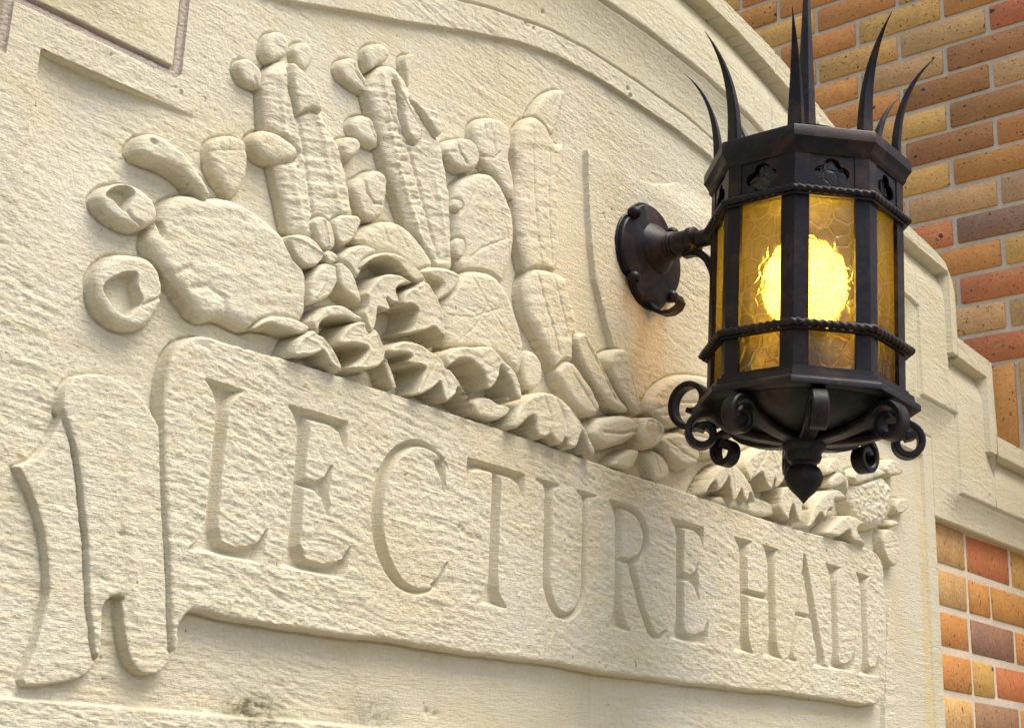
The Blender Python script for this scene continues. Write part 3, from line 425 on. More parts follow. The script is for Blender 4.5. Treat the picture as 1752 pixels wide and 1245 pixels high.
X0 = 1.42   # the front is symmetric about this line
C1 = [(0,.886),(.1,.885),(.18,.878),(.25,.864),(.282,.854),(.341,.836),(.45,.798),(.523,.775),(.612,.745),(.704,.715),(.704,.580),(.862,.577),(.862,-2)]
CB = [(0,.918),(.115,.916),(.19,.908),(.30,.885),(.36,.868),(.5,.823),(.62,.785),(.731,.750),(.731,.617),(.901,.617),(.901,.477),(3,.477)]
CG = [(0,.995),(.15,.990),(.205,.983),(.28,.972),(.45,.93),(.62,.885),(.79,.849),(.848,.842),(.848,.679),(.995,.678),(.995,.532),(3,.532)]
CL = [(0,1.118),(.143,1.108),(.227,1.1),(.324,1.083),(.384,1.07),(.6,1.015),(.8,.958),(.985,.945),(.985,.79),(1.138,.782),(1.138,.637),(3,.636)]
CO = [(0,1.142),(.184,1.13),(.322,1.114),(.374,1.104),(.6,1.045),(.8,.980),(.921,.967),(.965,.957),(.990,.93),(.9995,.905),(1.0003,.823),(1.1605,.814),(1.1606,.672),(3,.667)]

def nudge(pts, s):
    return [(max(0, d-(1-s)*(X0+d)*min(1, d/.6)) if d < 2 else d, z*s if z > 0 else z) for d, z in pts]
CG, CL, CO = nudge(CG, .9949), nudge(CL, .9870), nudge(CO, .9915)
XS1 = X0+CO[-5][0]+.0002; XS2 = X0+CO[-3][0]+.00005      # where the outer edge steps down

def closed(half):
    right = [(X0+d, z) for d, z in half]
    left = [(X0-d, z) for d, z in half[::-1] if d > 0]
    e = half[-1][0]
    return left + right + [(X0+e, -3), (X0-e, -3)]

def sdf(X, Z, poly):
    d2 = np.full(X.shape, 1e9); ins = np.zeros(X.shape, bool)
    p = np.asarray(poly, float); q = np.roll(p, -1, 0)
    for (ax, az), (bx, bz) in zip(p, q):
        ex, ez = bx-ax, bz-az; ll = ex*ex+ez*ez
        if ll < 1e-16: continue
        wx = X-ax; wz = Z-az
        t = np.clip((wx*ex+wz*ez)/ll, 0, 1)
        d2 = np.minimum(d2, (wx-ex*t)**2+(wz-ez*t)**2)
        if abs(ez) > 1e-12:
            ins ^= ((az > Z) != (bz > Z)) & (wx < ex*wz/ez)
    return np.where(ins, -1, 1)*np.sqrt(d2)

def line_dist(X, Z, pts):
    d2 = np.full(X.shape, 1e9)
    for (ax, az), (bx, bz) in zip(pts, pts[1:]):
        ex, ez = bx-ax, bz-az; ll = ex*ex+ez*ez+1e-16
        wx = X-ax; wz = Z-az
        t = np.clip((wx*ex+wz*ez)/ll, 0, 1)
        d2 = np.minimum(d2, (wx-ex*t)**2+(wz-ez*t)**2)
    return np.sqrt(d2)

def rounder(p, n=2):
    p = np.asarray(p, float)
    for _ in range(n):
        q = np.roll(p, -1, 0)
        p = np.stack([p*.78+q*.22, p*.22+q*.78], 1).reshape(-1, 2)
    return p

def sst(t):
    t = np.clip(t, 0, 1); return t*t*(3-2*t)

TAB = np.random.RandomState(3).rand(256, 256)
def vnoise(x, z):
    xi = np.floor(x).astype(np.int64); zi = np.floor(z).astype(np.int64)
    fx = x-xi; fz = z-zi
    fx = fx*fx*(3-2*fx); fz = fz*fz*(3-2*fz)
    a = TAB[xi & 255, zi & 255]; b = TAB[(xi+1) & 255, zi & 255]
    c = TAB[xi & 255, (zi+1) & 255]; d = TAB[(xi+1) & 255, (zi+1) & 255]
    return (a*(1-fx)+b*fx)*(1-fz)+(c*(1-fx)+d*fx)*fz

def fbm(x, z, n=4, g=.55):
    s = 0; a = 1; t = 0
    for i in range(n):
        s = s+a*vnoise(x*2**i+17.3*i, z*2**i+5.1*i); t += a; a *= g
    return s/t-.5

# --- lettering: polygons in metres on the ribbon
ZB, ZC = .1865, .3387
def stem(xl, w, l0, r0_, l1, r1, z0=ZB, z1=ZC):      # serifs: bottom left / right, top left / right tips (x)
    xr = xl+w
    k = .003; c = .030; T_ = (0, .12, .28, .48, .72, 1.0)
    def br(tip, edge, zt, sg):                          # bracketed serif: tip -> stem
        return [(edge+(tip-edge)*(1-t)**2.4, zt+sg*(k+c*t**1.15)) for t in T_]
    return ([(l0, z0), (r0_, z0)] + br(r0_, xr, z0, 1) + br(r1, xr, z1, -1)[::-1] + [(r1, z1), (l1, z1)] +
            br(l1, xl, z1, -1) + br(l0, xl, z0, 1)[::-1])
def arc(cx, cz, rx, rz, a0, a1, n=28):
    return [(cx+rx*math.cos(math.radians(a0+(a1-a0)*i/n)), cz+rz*math.sin(math.radians(a0+(a1-a0)*i/n))) for i in range(n+1)]
W = .0135
def foot_arm(xs, r, h=.034, W=.016):                           # the sweeping lower arm of L and E
    return [(xs, ZB), (r-.008, ZB), (r-.003, ZB+.012), (r, ZB+h), (r-.004, ZB+h-.003), (r-.012, ZB+h*.55), (r-.024, ZB+.014), (r-.038, ZB+.011), (xs+W+.006, ZB+.013), (xs+W, ZB+.024), (xs, ZB+.03)]
def top_arm(xs, r, h=.030, W=.016):
    return [(xs, ZC), (r, ZC), (r+.001, ZC-h), (r-.004, ZC-h+.004), (r-.010, ZC-.014), (r-.022, ZC-.010), (xs+W, ZC-.0105), (xs, ZC-.02)]
LETTERS = []
def letL(l, xs, r, tr, W=.0150): LETTERS.append([stem(xs, W, l, xs+W+.004, l, tr), foot_arm(xs, r)])
letL(.7502, .7655, .8402, .7960)
def letE(l, xs, rt, rb, mid, rm, W=.0150):
    LETTERS.append([stem(xs, W, l, xs+W+.003, l-.001, xs+W+.003), top_arm(xs, rt), foot_arm(xs, rb),
      [(xs, mid+.006), (rm-.018, mid+.006), (rm-.008, mid+.011), (rm-.001, mid+.024), (rm+.002, mid+.024), (rm, mid), (rm+.003, mid-.026), (rm-.001, mid-.026), (rm-.010, mid-.010), (rm-.02, mid-.005), (xs, mid-.005)]])
letE(.8524, .8650, .9282, .9448, .268, .911)
cxC, czC = 1.033, (ZB+ZC)/2
LETTERS.append([arc(cxC, czC, .0665, .079, 52, 308, 40) + arc(cxC+.008, czC, .0565, .0715, 312, 48, 40),
                [(1.0700, ZC-.007), (1.0735, ZC-.046), (1.0690, ZC-.044), (1.0620, ZC-.028), (1.052, ZC-.014)],
                [(1.070, ZB+.006), (1.0828, ZB+.038), (1.078, ZB+.036), (1.068, ZB+.020), (1.056, ZB+.010)]])
LETTERS.append([stem(1.1462, .0155, 1.1294, 1.1796, 1.146, 1.162),
                [(1.1051, ZC), (1.2019, ZC), (1.2025, ZC-.030), (1.198, ZC-.027), (1.190, ZC-.014), (1.178, ZC-.0105), (1.128, ZC-.0105), (1.116, ZC-.014), (1.109, ZC-.028), (1.1045, ZC-.031)]])
LETTERS.append([[(1.2215, ZC), (1.2655, ZC), (1.2655, ZC-.0035), (1.2565, ZC-.007), (1.2535, ZC-.016), (1.2535, ZB+.045)] + arc(1.2815, ZB+.045, .0280, .036, 180, 360, 20) +
                [(1.3095, ZC-.016), (1.3065, ZC-.007), (1.2976, ZC-.0035), (1.2976, ZC), (1.3354, ZC), (1.3354, ZC-.0035), (1.3225, ZC-.007), (1.3195, ZC-.016), (1.3195, ZB+.045)] +
                arc(1.2790, ZB+.045, .0405, .046, 0, -180, 24) + [(1.2380, ZC-.016), (1.2350, ZC-.007), (1.2215, ZC-.0035)]])
zr = .2655
LETTERS.append([stem(1.3750, .0175, 1.3595, 1.4091, 1.3613, 1.389),
                [(1.375, ZC)] + arc(1.403, (ZC+zr)/2, .0438, (ZC-zr)/2, 90, -90, 22) + [(1.375, zr), (1.375, zr+.008)] + arc(1.400, (ZC+zr)/2, .0330, (ZC-zr)/2-.009, -90, 90, 22) + [(1.375, ZC-.009)],
                [(1.3990, zr+.006), (1.4150, zr+.006), (1.4380, .222), (1.4560, .196), (1.4680, .190), (1.4870, .199), (1.4880, .195), (1.4740, .1835), (1.4560, .1815), (1.4440, .189), (1.4240, .220)]])
letE(1.4940, 1.5070, 1.5715, 1.5832, .267, 1.559, .0185)
LETTERS.append([stem(1.6610, .0205, 1.6450, 1.6940, 1.6473, 1.6936), stem(1.7350, .0205, 1.7195, 1.7700, 1.7214, 1.7655), [(1.67, .272), (1.742, .272), (1.742, .262), (1.67, .262)]])
LETTERS.append([[(1.8385, ZC+.004), (1.8450, ZC+.004), (1.8930, ZB+.012), (1.8935, ZB+.005), (1.9012, ZB+.003), (1.9012, ZB), (1.8574, ZB), (1.8574, ZB+.003), (1.8690, ZB+.006), (1.8715, ZB+.012), (1.8350, ZC-.026)],
                [(1.8420, ZC-.012), (1.8370, ZC-.012), (1.7935, ZB+.012), (1.7890, ZB+.005), (1.7789, ZB+.003), (1.7789, ZB), (1.8117, ZB), (1.8117, ZB+.003), (1.8030, ZB+.006), (1.8025, ZB+.014)],
                [(1.812, .258), (1.870, .258), (1.872, .250), (1.809, .250)]])
letL(1.9058, 1.9185, 1.9910, 1.9525, .0195)
letL(2.0032, 2.0150, 2.0715, 2.0471, .0195)

LETTERS = [[[(x*.9950, z*.9950) for x, z in p] for p in ps] for ps in LETTERS]   # on the ribbon's face, which stands nearer
JOINTS = [.30, 1.06, 1.752, 2.25, 2.548]         # vertical joints between the coping stones
RAISE_A = [(1.31,.777),(1.316,.704),(1.323,.652),(1.333,.609),(1.353,.568),(1.372,.532),(1.40,.48),(1.62,.48),(1.61,.60),(1.606,.674),(1.598,.759),(1.583,.838),(1.53,.812),(1.466,.784),(1.392,.774),(1.345,.780)]
RAISE_B = [(1.583,.838),(1.598,.759),(1.606,.674),(1.62,.58),(1.66,.50),(1.90,.50),(1.88,.72),(1.75,.80),(1.66,.83)]

OWN_NAMES = []      # index -> (name, label, kind)
def heights(X, Z, carve=True):
    """stone height in mm at wall points, and which part each point belongs to"""
    sB = sdf(X, Z, closed(CB)); s1 = sdf(X, Z, closed(C1)); sG = sdf(X, Z, closed(CG)); sL = sdf(X, Z, closed(CL))
    ear = 12*np.exp(-((X-.605)/.075)**2)*sst((Z-.36)/.21)-6*sst((.84-X)/.12) + 3.0*np.exp(-((X-2.24)/.07)**2)*sst((Z-.42)/.12)
    edge = sst((X-2.16)/.1)*3.2
    field = edge-ear
    low = np.maximum(field, 0)
    h = np.where(s1 < 0, field, 6.0)
    k = sst((s1*1000+.8)/1.6); h = field*(1-k)+6.0*k
    tB = np.clip(sB/(np.abs(sB)+np.abs(sG)+1e-9), 0, 1)
    cove = 6.0+14.0*tB**2.1
    h = np.where(sB > 0, np.where(sG < 0, cove, 20.0+3.0*sst((sG*1000)/1.4)), h)
    h = h+np.where(sB > 0, 9.0*sst((sL*1000+.8)/1.6), 0)
    h = h-3.6*np.exp(-(sG*1000/2.2)**2)*(sB > 0) - 3.2*np.exp(-((sB*1000+1.2*fbm(X*40, Z*40, 3))/1.5)**2)
    h = h-2.0*np.exp(-((sL*1000+1)/1.6)**2)*(sB > 0)
    dL = np.interp(np.abs(X-X0), [p[0]+i*1e-6 for i, p in enumerate(CL)], [p[1] for p in CL])-Z
    dd = np.abs(X-X0)
    s1_, s2_ = CL[-6][0], CL[-3][0]
    start = np.where(dd > s2_, s2_, np.where(dd > s1_, s1_, 0.0))
    h = h-17.0*np.clip(1-dL/.060, 0, 1)**2*(dL > 0)*(sG > .002)*np.where(start > 0, sst((dd-start)/.045), 1)
    # ledge at the foot
    k = sst((.054-Z)*1000/2.5+.5)*(X < 2.25)
    h = np.where(sB < 0, h*(1-k)+(11+0*X)*k, h)
    own = np.zeros(X.shape, np.int32)
    cop = sB > 0
    blk = np.digitize(X, JOINTS)
    own = np.where(cop, 1+blk, own)
    jm = (X < .74) & (sB > -.0085) & (sB < .0015) & (Z > .56)
    h = np.where(jm, h-3.0+1.6*fbm(X*420, Z*420, 3), h)
    for j in JOINTS:
        wob = j+.0012*(vnoise(Z*90, Z*0+j*50)-.5)
        h = h-np.where(cop, 2.6*np.exp(-((X-wob)*1000/1.8)**2), 0)
    base = 1+len(JOINTS)+1
    def region(poly, pad=.004):
        p = np.asarray(poly)
        return np.nonzero((X > p[:,0].min()-pad) & (X < p[:,0].max()+pad) & (Z > p[:,1].min()-pad) & (Z < p[:,1].max()+pad))
    asm = np.maximum(1, (1+X*X)*DTH/.0013)          # never steeper than the mesh can follow
    wx = fbm(X*60, Z*60, 3)*.0016; wz = fbm(X*60+40, Z*60+9, 3)*.0016        # hand carved wobble
    if carve:
        for poly, o in ((RAISE_A, base), (RAISE_B, base)):
            ix = region(poly)
            s = sdf(X[ix], Z[ix], poly)*1000
            top = sst((.80-Z[ix])/.05+.35)
            h[ix] += 7.5*sst((-s+1.2)/2.2)*top
            own[ix] = np.where(s < 0, o, own[ix])
        for n, P in enumerate(PARTS):
            poly = np.asarray(P['p'], float)/1e4
            if P.get('sm', 1): poly = rounder(poly)
            ix = region(poly)
            if len(ix[0]) == 0: continue
            x = X[ix]+wx[ix]; z = Z[ix]+wz[ix]
            d = -sdf(x, z, poly)*1000
            if 'sink' in P:
                h[ix] -= P['sink']*sst(d/5); continue
            t = np.clip(d/P['r'], 0, 1)
            e = np.sqrt(1-(1-t)**2)
            hh = P['H']*(1 if P.get('flat') else 1.3)*(P['b']+(1-P['b'])*e)
            if P['n'] == 'banner': hh = hh*(.80+.20*sst((x-.66)/.12))
            hh = hh+low[ix]
            if not P.get('flat'):
                hh = hh+.9*fbm(x*110+n, z*110, 3)*np.minimum(1, d/4).clip(0)
            if 'dish' in P: hh = hh-P['dish']*sst((d-1.5)/4)
            for pts, w, dep in P.get('cr', ()):
                ld = line_dist(x, z, np.asarray(pts, float)/1e4)*1000
                hh = hh-dep*np.exp(-(ld/w)**2)
            if 'wr' in P:
                a, per = P['wr']
                hh = hh+a*fbm((x*.35+z*.1)*1000/per/2+n*7, (z-.25*x)*1000/per+n*3, 3)*sst(d/3)*1.6
            if 'bump' in P:
                a, per = P['bump']
                hh = hh+a*fbm(x*1000/per, z*1000/per, 2)*2*sst(d/4)
            for c in P.get('cut', ()):
                sc2 = -sdf(x, z, rounder(np.asarray(c, float)/1e4))*1000
                hh = hh-P['cutd']*sst((sc2+.6)/2.6)
            k = sst((d+.7*asm[ix])/(1.4*asm[ix]))
            moat = 3.2*sst((d+4.0)/3.6)*(2 if P['n'] == 'banner' else 1)*(0.5 if P.get('flat') else 1)   # the ground is cut back round each form
            under = h[ix]-np.where(d < .7*asm[ix], moat, 0)
            h[ix] = under*(1-k)+hh*k
            own[ix] = np.where(d > 0, base+1+n, own[ix])
        nb = base+1+len(PARTS)-1
        for li, polys in enumerate(LETTERS):
            allp = np.concatenate([np.asarray(p) for p in polys])
            ix = region(allp)
            s = np.full(ix[0].shape, 1e9)
            for p in polys: s = np.minimum(s, sdf(X[ix], Z[ix], p))
            d = -s*1000
            on = own[ix] == nb
            dep = np.minimum(np.maximum(d, 0)*2.1, 11)
            h[ix] -= np.where(on, dep, 0)
            own[ix] = np.where(on & (d > 0), base+1+len(PARTS)+li, own[ix])
    own = np.where(jm, base+1+len(PARTS)+len(LETTERS), own)
    # tooling marks: shallow beds running along the wall and falling slightly to the right
    rx = X*.992-Z*.12; rz = Z*.992+X*.12
    warp = fbm(X*9, Z*9, 3)
    beds = fbm(rx*24+warp*2, rz*210+warp*6, 4, .62)
    cross = fbm(rx*70+9, rz*300, 3, .6)
    mask = .25+1.0*sst(fbm(X*11+3, Z*11+8, 3)*2.6+.5)
    mask2 = .3+1.0*sst(fbm(X*6+33, Z*6+18, 3)*2.6+.5)
    pitty = fbm(X*170, Z*170, 3, .6)
    chip = np.abs(fbm(rx*60+40, rz*120, 3, .55))
    cmask = sst(fbm(X*26+5, Z*26+2, 3)*2.4+.35)
    fine = fbm(X*420, Z*420, 2, .6)
    amp = np.where(cop, .9, 1.4)
    amp = amp*np.where(own == 0, .34+1.0*sst(fbm(X*2.6+4, Z*3.1+1, 3)*2.2+.62-.35*(X-1.0)), 1)
    isplant = (own > base) & (own < base+len(PARTS)-3)
    bann = own == base+len(PARTS)
    amp = np.where(isplant, .75, amp)
    amp = np.where(bann, 2.05, amp)
    h = h-np.where(isplant, 4.2*np.maximum(chip-.05, 0)*cmask, 0)
    amp = np.where(own >= base+1+len(PARTS), .3, amp)
    qx = X*.978-Z*.208; qz = Z*.978+X*.208
    fur = fbm(qx*5+warp*.6, qz*95+warp*2.2, 2, .5)
    fm = sst(fbm(qx*9+70, qz*24+11, 3)*3.0+.25)
    h = h-np.where(isplant, .3, amp*.40)*np.exp(-(fur/.04)**2)*fm*np.where(own >= base+1+len(PARTS), 0, 1)
    h = h+amp*(beds*mask*1.15+cross*mask2*.75+pitty*.95)+fine*.6*np.minimum(amp, 1)
    for px_, pz_, pr_, pd_ in PITS:                     # holes and chipped spots one can pick out
        rr_ = np.hypot((X-px_)*1.0, (Z-pz_)*1.2)
        h = h-pd_*np.exp(-(rr_/pr_)**2)*(.6+.8*vnoise(X*600, Z*600))
    # little pits
    pit = vnoise(X*70+.5, Z*70+31)
    h = h-np.where(pit > .975, (pit-.975)*55, 0)
    return h, own, base

def grid(xs, zfun, depth_rows=True, right_skirt=False, carve=True, bottom_skirt=False):
    Z = np.stack([zfun(x) for x in xs])                # columns x rows
    X = np.repeat(np.asarray(xs)[:, None], Z.shape[1], 1)
    h, own, base = heights(X, Z, carve)
    Y = -h/1000
    # return edges: the stones run back into the wall (duplicated edge rows keep the arris sharp)
    def add_edge(axis, last):
        nonlocal X, Y, Z, own
        sl = (slice(None), slice(-1, None) if last else slice(0, 1)) if axis else (slice(-1, None) if last else slice(0, 1), slice(None))
        ex, ey, ez, eo = X[sl], Y[sl], Z[sl], own[sl].copy()
        back = ey*0+.16
        if last:
            own = own.copy(); own[sl] = -1
            X = np.concatenate([X, ex, ex], axis); Z = np.concatenate([Z, ez, ez], axis)
            Y = np.concatenate([Y, ey, back], axis); own = np.concatenate([own, eo, eo], axis)
        else:
            X = np.concatenate([ex, ex, X], axis); Z = np.concatenate([ez, ez, Z], axis)
            Y = np.concatenate([back*0+.03, ey, Y], axis); own = np.concatenate([eo, eo*0-1, own], axis)
    add_edge(1, True)
    if bottom_skirt: add_edge(1, False)
    if right_skirt: add_edge(0, True)
    return X, Y, Z, own, base

OSTEP = [False]
ZLO = lambda x: np.interp(x, [0, .5, 2.33, 3], [0, .012, .095, .12])
ZHI = lambda x: np.interp(x, [.4, .55, .80, 1.06, 1.35, 1.62, 3], [.60, .645, .765, .89, 1.03, 1.16, 1.6])
OTOP = lambda x: float(np.interp(abs(x-X0)+(1e-3 if abs(x-XS1) < 1e-6 and OSTEP[0] else 0), [p[0] for p in CO], [p[1] for p in CO]))
def rows_tablet(x):
    lo = float(ZLO(x)); o = OTOP(x); hi = min(float(ZHI(x)), o-.012)
    return np.concatenate([np.linspace(-.30, lo, 14, endpoint=False), np.linspace(lo, hi, NROW, endpoint=False), np.linspace(hi, o, 26)])
def rows_cope(n):
    return lambda x: np.linspace(.4772, OTOP(x), n)

NROW, NCOL = 730, 1420
TH0, TH1 = math.atan(.519), math.atan(2.3205)
DTH = (TH1-TH0)/1250
_u = np.linspace(0, 1, NCOL)
THETA = TH0+(TH1-TH0)*(1.18*_u-.18*_u*_u)
patches = []
patches.append(grid(np.tan(THETA), rows_tablet, right_skirt=True))
patches.append(grid(np.linspace(2.3205, XS1, 40), rows_cope(360), right_skirt=True, carve=False, bottom_skirt=True))
OSTEP[0] = True
patches.append(grid(np.linspace(XS1, XS2, 60), rows_cope(260), right_skirt=True, carve=False, bottom_skirt=True))
patches.append(grid(np.linspace(XS2, 2.97, 100), rows_cope(160), carve=False, bottom_skirt=True))
patches.append(grid(np.linspace(.0, .5190, 60), rows_cope(60), carve=False, bottom_skirt=True))

tablet = thing('carved_tablet', 'pale carved stone tablet with desert plants in relief above a ribbon lettered LECTURE HALL', 'stone carving', (X0, 0, -.3))
coping = thing('parapet_coping', 'stepped moulded stone coping framing the carved tablet below the brick wall', 'coping', (X0, 0, .477))

def submesh(X, Y, Z, own, idx):
    q = own[:-1, :-1] == idx
    if not q.any(): return None
    n = X.shape[1]
    i, j = np.nonzero(q)
    a = i*n+j
    quads = np.stack([a, a+n, a+n+1, a+1], 1)
    u, inv = np.unique(quads, return_inverse=True)
    V = np.stack([X.ravel()[u], Y.ravel()[u], Z.ravel()[u]], 1)
    return V, inv.reshape(-1, 4)

base = patches[0][4]
def collect(idx):
    Vs, Qs, o = [], [], 0
    for X, Y, Z, own, b in patches:
        r = submesh(X, Y, Z, own, idx)
        if r is None: continue
        Vs.append(r[0]); Qs.append(r[1]+o); o += len(r[0])
    if not Vs: return None
    return from_arrays(np.concatenate(Vs), np.concatenate(Qs))

me = collect(0)
link_mesh('background_panel', me, STONE, tablet)
for b in range(len(JOINTS)+1):
    me = collect(1+b)
    if me: link_mesh('coping_stone', me, COPE, coping)
me = collect(base)
if me: link_mesh('raised_panel', me, STONE, tablet)
banner = None
for n, P in enumerate(PARTS):
    me = None if 'sink' in P else collect(base+1+n)
    if me is None: continue
    o = link_mesh(P['n'], me, STONE, tablet, P.get('lab'))
    if P['n'] == 'banner': banner = o
for li in range(len(LETTERS)):
    me = collect(base+1+len(PARTS)+li)
    if me: link_mesh('letter', me, STONE, banner)

me = collect(base+1+len(PARTS)+len(LETTERS))
if me: link_mesh('mortar_joint', me, JOINT, tablet)

# ------------------------------------------------------------------ bricks
BC = dict(y=(.72,.42,.125), o=(.70,.31,.09), t=(.66,.41,.17), r=(.64,.21,.085), b=(.42,.20,.075), m=(.33,.19,.125), k=(.62,.29,.08), p=(.62,.37,.19))
def brick_mesh(L, H, T, seed):
    bm = bmesh.new()
    bmesh.ops.create_cube(bm, size=1)
    rr = random.Random(seed)
    for v in bm.verts:
        v.co = Vector((v.co.x*L+rr.uniform(-.0012,.0012), v.co.y*T, v.co.z*H+rr.uniform(-.001,.001)))
    bmesh.ops.bevel(bm, geom=list(bm.edges), offset=.0022, segments=1, affect='EDGES')
    return bm_mesh(bm, angle=50)
MESHES = {}
def place_brick(parent, L, H, pos, colour, facing):
    key = (round(L, 3), round(H, 3), rng.randrange(3))
    if key not in MESHES:
        MESHES[key] = brick_mesh(L, H, .08, hash(key) % 9999); MESHES[key].materials.append(BRICK)
    o = bpy.data.objects.new('brick', MESHES[key]); COL.objects.link(o)
    o.parent = parent
    o.location = Vector(pos)-parent.location
    o.rotation_euler = (rng.uniform(-.004,.004), rng.uniform(-.004,.004), (math.pi/2 if facing == 'x' else 0)+rng.uniform(-.006,.006))
    c = BC[colour]; f = rng.uniform(.9, 1.1)
    o.color = (c[0]*f, c[1]*f*rng.uniform(.95,1.05), c[2]*f, 1)
    return o

wall = thing('brick_wall', 'red and buff brick wall beside the tablet, under the coping at lower right', 'brick wall', (2.6, .02, -1.6))
bm = bmesh.new(); add_box(bm, -.5, 2.985, .0140, .30, -1.598, .61)
link_mesh('mortar', bm_mesh(bm), MORTAR, wall)
CH = .0718; JW = .0118
rowcols = {0: 'try', 1: 'toky', 2: 'kmoyb', 3: 'oyrtk', 4: 'tmoyr'}
for k in range(-1, 9):
    ztop = .4005-.0718*(k-1)-.0  # joint line under course 0 sits at z = .400
    z1 = ztop-JW/2; z0 = ztop-CH+JW/2
    if k % 2 == 0: js = [2.322-.045, 2.490, 2.702, 2.915, 2.99]
    else: js = [2.322-.045, 2.490, 2.595, 2.807, 2.99]
    if k == 0: z1 = .4762
    if k < 0: continue
    cols = rowcols.get(k, None) or [rng.choice('otyrkbt') for _ in range(5)]
    for a, b, c in zip(js, js[1:], cols):
        L = b-a-JW
        place_brick(wall, L, z1-z0, ((a+b)/2, .012+.04+rng.uniform(-.001,.0012), (z0+z1)/2), c, 'y')
    for a, b in ((.02, .2315), (.2315, .443), (.443, .5165)):
        place_brick(wall, b-a-JW, z1-z0, ((a+b)/2, .052, (z0+z1)/2), rng.choice('otyrkbt'), 'y')

wall['kind'] = 'thing'
wall2 = thing('brick_wall', 'tall buff and orange brick wall rising behind the stone coping and lantern', 'brick wall', (2.99, .4, -1.6))
bm = bmesh.new(); add_box(bm, 2.9965, 3.35, -.9, 1.9, -1.597, 2.75)
link_mesh('mortar', bm_mesh(bm), MORTAR, wall2)
wall2['kind'] = 'thing'
XW = 2.99
known = {  # (course, parity column) -> colour; column 0 is the brick ending at the nearest joint
 (13,2):'o',(13,3):'k',(13,1):'k',(12,0):'o',(12,1):'t',(12,2):'o',(12,3):'y',(11,0):'k',(11,1):'y',(11,2):'o',(11,3):'y',
 (10,0):'r',(10,1):'t',(10,2):'y',(10,3):'o',(9,0):'b',(9,1):'t',(9,2):'o',(9,3):'o',(8,0):'t',(8,1):'b',(8,2):'o',
 (7,0):'b',(7,1):'y',(7,2):'o',(6,0):'o',(6,1):'b',(6,2):'o',(5,0):'k',(5,1):'y',(5,2):'r',(4,0):'p',(4,1):'t',(4,2):'o',
 (3,0):'m',(3,1):'r',(3,2):'t',(2,0):'y',(2,1):'o',(1,0):'r',(1,1):'t',(0,0):'t',(0,1):'t',(-1,0):'r',(-1,1):'t'}
PB = .2225
for k in range(-7, 19):
    zb = .9425+.07345*k+.0735   # bottom joint line of course k
    if k <= -1:
        zb = .9425+.07345*k+(.0735 if k == -1 else -.13)
    z0 = zb+JW/2; z1 = zb+.07345-JW/2
    off = .0905 if k % 2 == 0 else .1995
    for c in range(-4, 8):
        a = off+PB*(c-1); b = a+PB
        if k % 2 == 1 and False: pass
        col = known.get((k, c)) or rng.choice('ootyykrtbo')
        place_brick(wall2, PB-JW, z1-z0, (XW+.04+rng.uniform(-.0012,.0012), (a+b)/2, (z0+z1)/2), col, 'x')
# soldier course
for c in range(-8, 22):
    a = .078+.0735*(c-1); col = {1:'k', 0:'y'}.get(c) or rng.choice('okytr')
    o = place_brick(wall2, .0735-JW, .2015-JW, (XW+.04, a+.0735/2, .8425), col, 'x')

# ------------------------------------------------------------------ wall lantern
LX, LY = 1.452, -.2305
lamp = thing('wall_lantern', 'black wrought iron lantern with lit amber glass and a crown of spikes', 'lantern', (1.443, 0, .676))
RT = Vector((math.cos(YAW), -math.sin(YAW), 0)); TILT = .030
def T(p):                                              # the lantern body hangs a little out of plumb
    p = Vector(p); d = p-Vector((LX, LY, .60))
    s = d.dot(RT); z = d.z
    return p+RT*(z*TILT)+Vector((0, 0, -s*TILT))
def ax(az): return Vector((math.sin(math.radians(az)), math.cos(math.radians(az)), 0))
SC = .918
CEN = Vector((LX, LY, 0))
def oct_ring(R, z): return [T(CEN+ax(22.5+45*k)*R*SC+Vector((0, 0, z))) for k in range(8)]
def round_ring(R, z, n=40): return [T(CEN+ax(360*k/n)*R*(.95 if R > .04 else 1)+Vector((0, 0, z))) for k in range(n)]
def lpart(name, bm, parent=lamp, mat=IRON, angle=35, label=None):
    return link_mesh(name, bm_mesh(bm, angle=angle), mat, parent, label)

bm = bmesh.new()
add_rings(bm, [oct_ring(R, z) for R, z in ((.112,.7135),(.1255,.7135),(.1285,.7165),(.1300,.7215),(.1330,.7265),(.1365,.7305),(.1365,.7425),(.1350,.7445),(.10,.756),(.055,.772),(.02,.776))])
cap = lpart('roof_cap', bm)
bm = bmesh.new()
add_rings(bm, [oct_ring(R, z) for R, z in ((.112,.4575),(.1285,.4575),(.1290,.4530),(.1350,.4515),(.1360,.4450),(.1415,.4420),(.1430,.4400),(.1430,.4345),(.1405,.4330),(.112,.4325))])
basep = lpart('base_moulding', bm)
bm = bmesh.new()
add_rings(bm, [round_ring(R, z) for R, z in ((.117,.4322),(.1110,.4268),(.0990,.4200),(.081,.4132),(.059,.4080),(.0401,.4052),(.020,.4045))])
lpart('bowl', bm, angle=60)
bm = bmesh.new()
add_rings(bm, [round_ring(R, z, 24) for R, z in ((.018,.4070),(.0235,.4030),(.0258,.3970),(.0245,.3900),(.0200,.3860),(.0205,.3800),(.0185,.3755),(.0150,.3735),(.0150,.3700),(.0185,.3675),(.0215,.3610),(.0220,.3555),(.0195,.3480),(.0135,.3405),(.0080,.3355),(.0040,.3310),(.0008,.3270))])
lpart('pendant_finial', bm, angle=50)

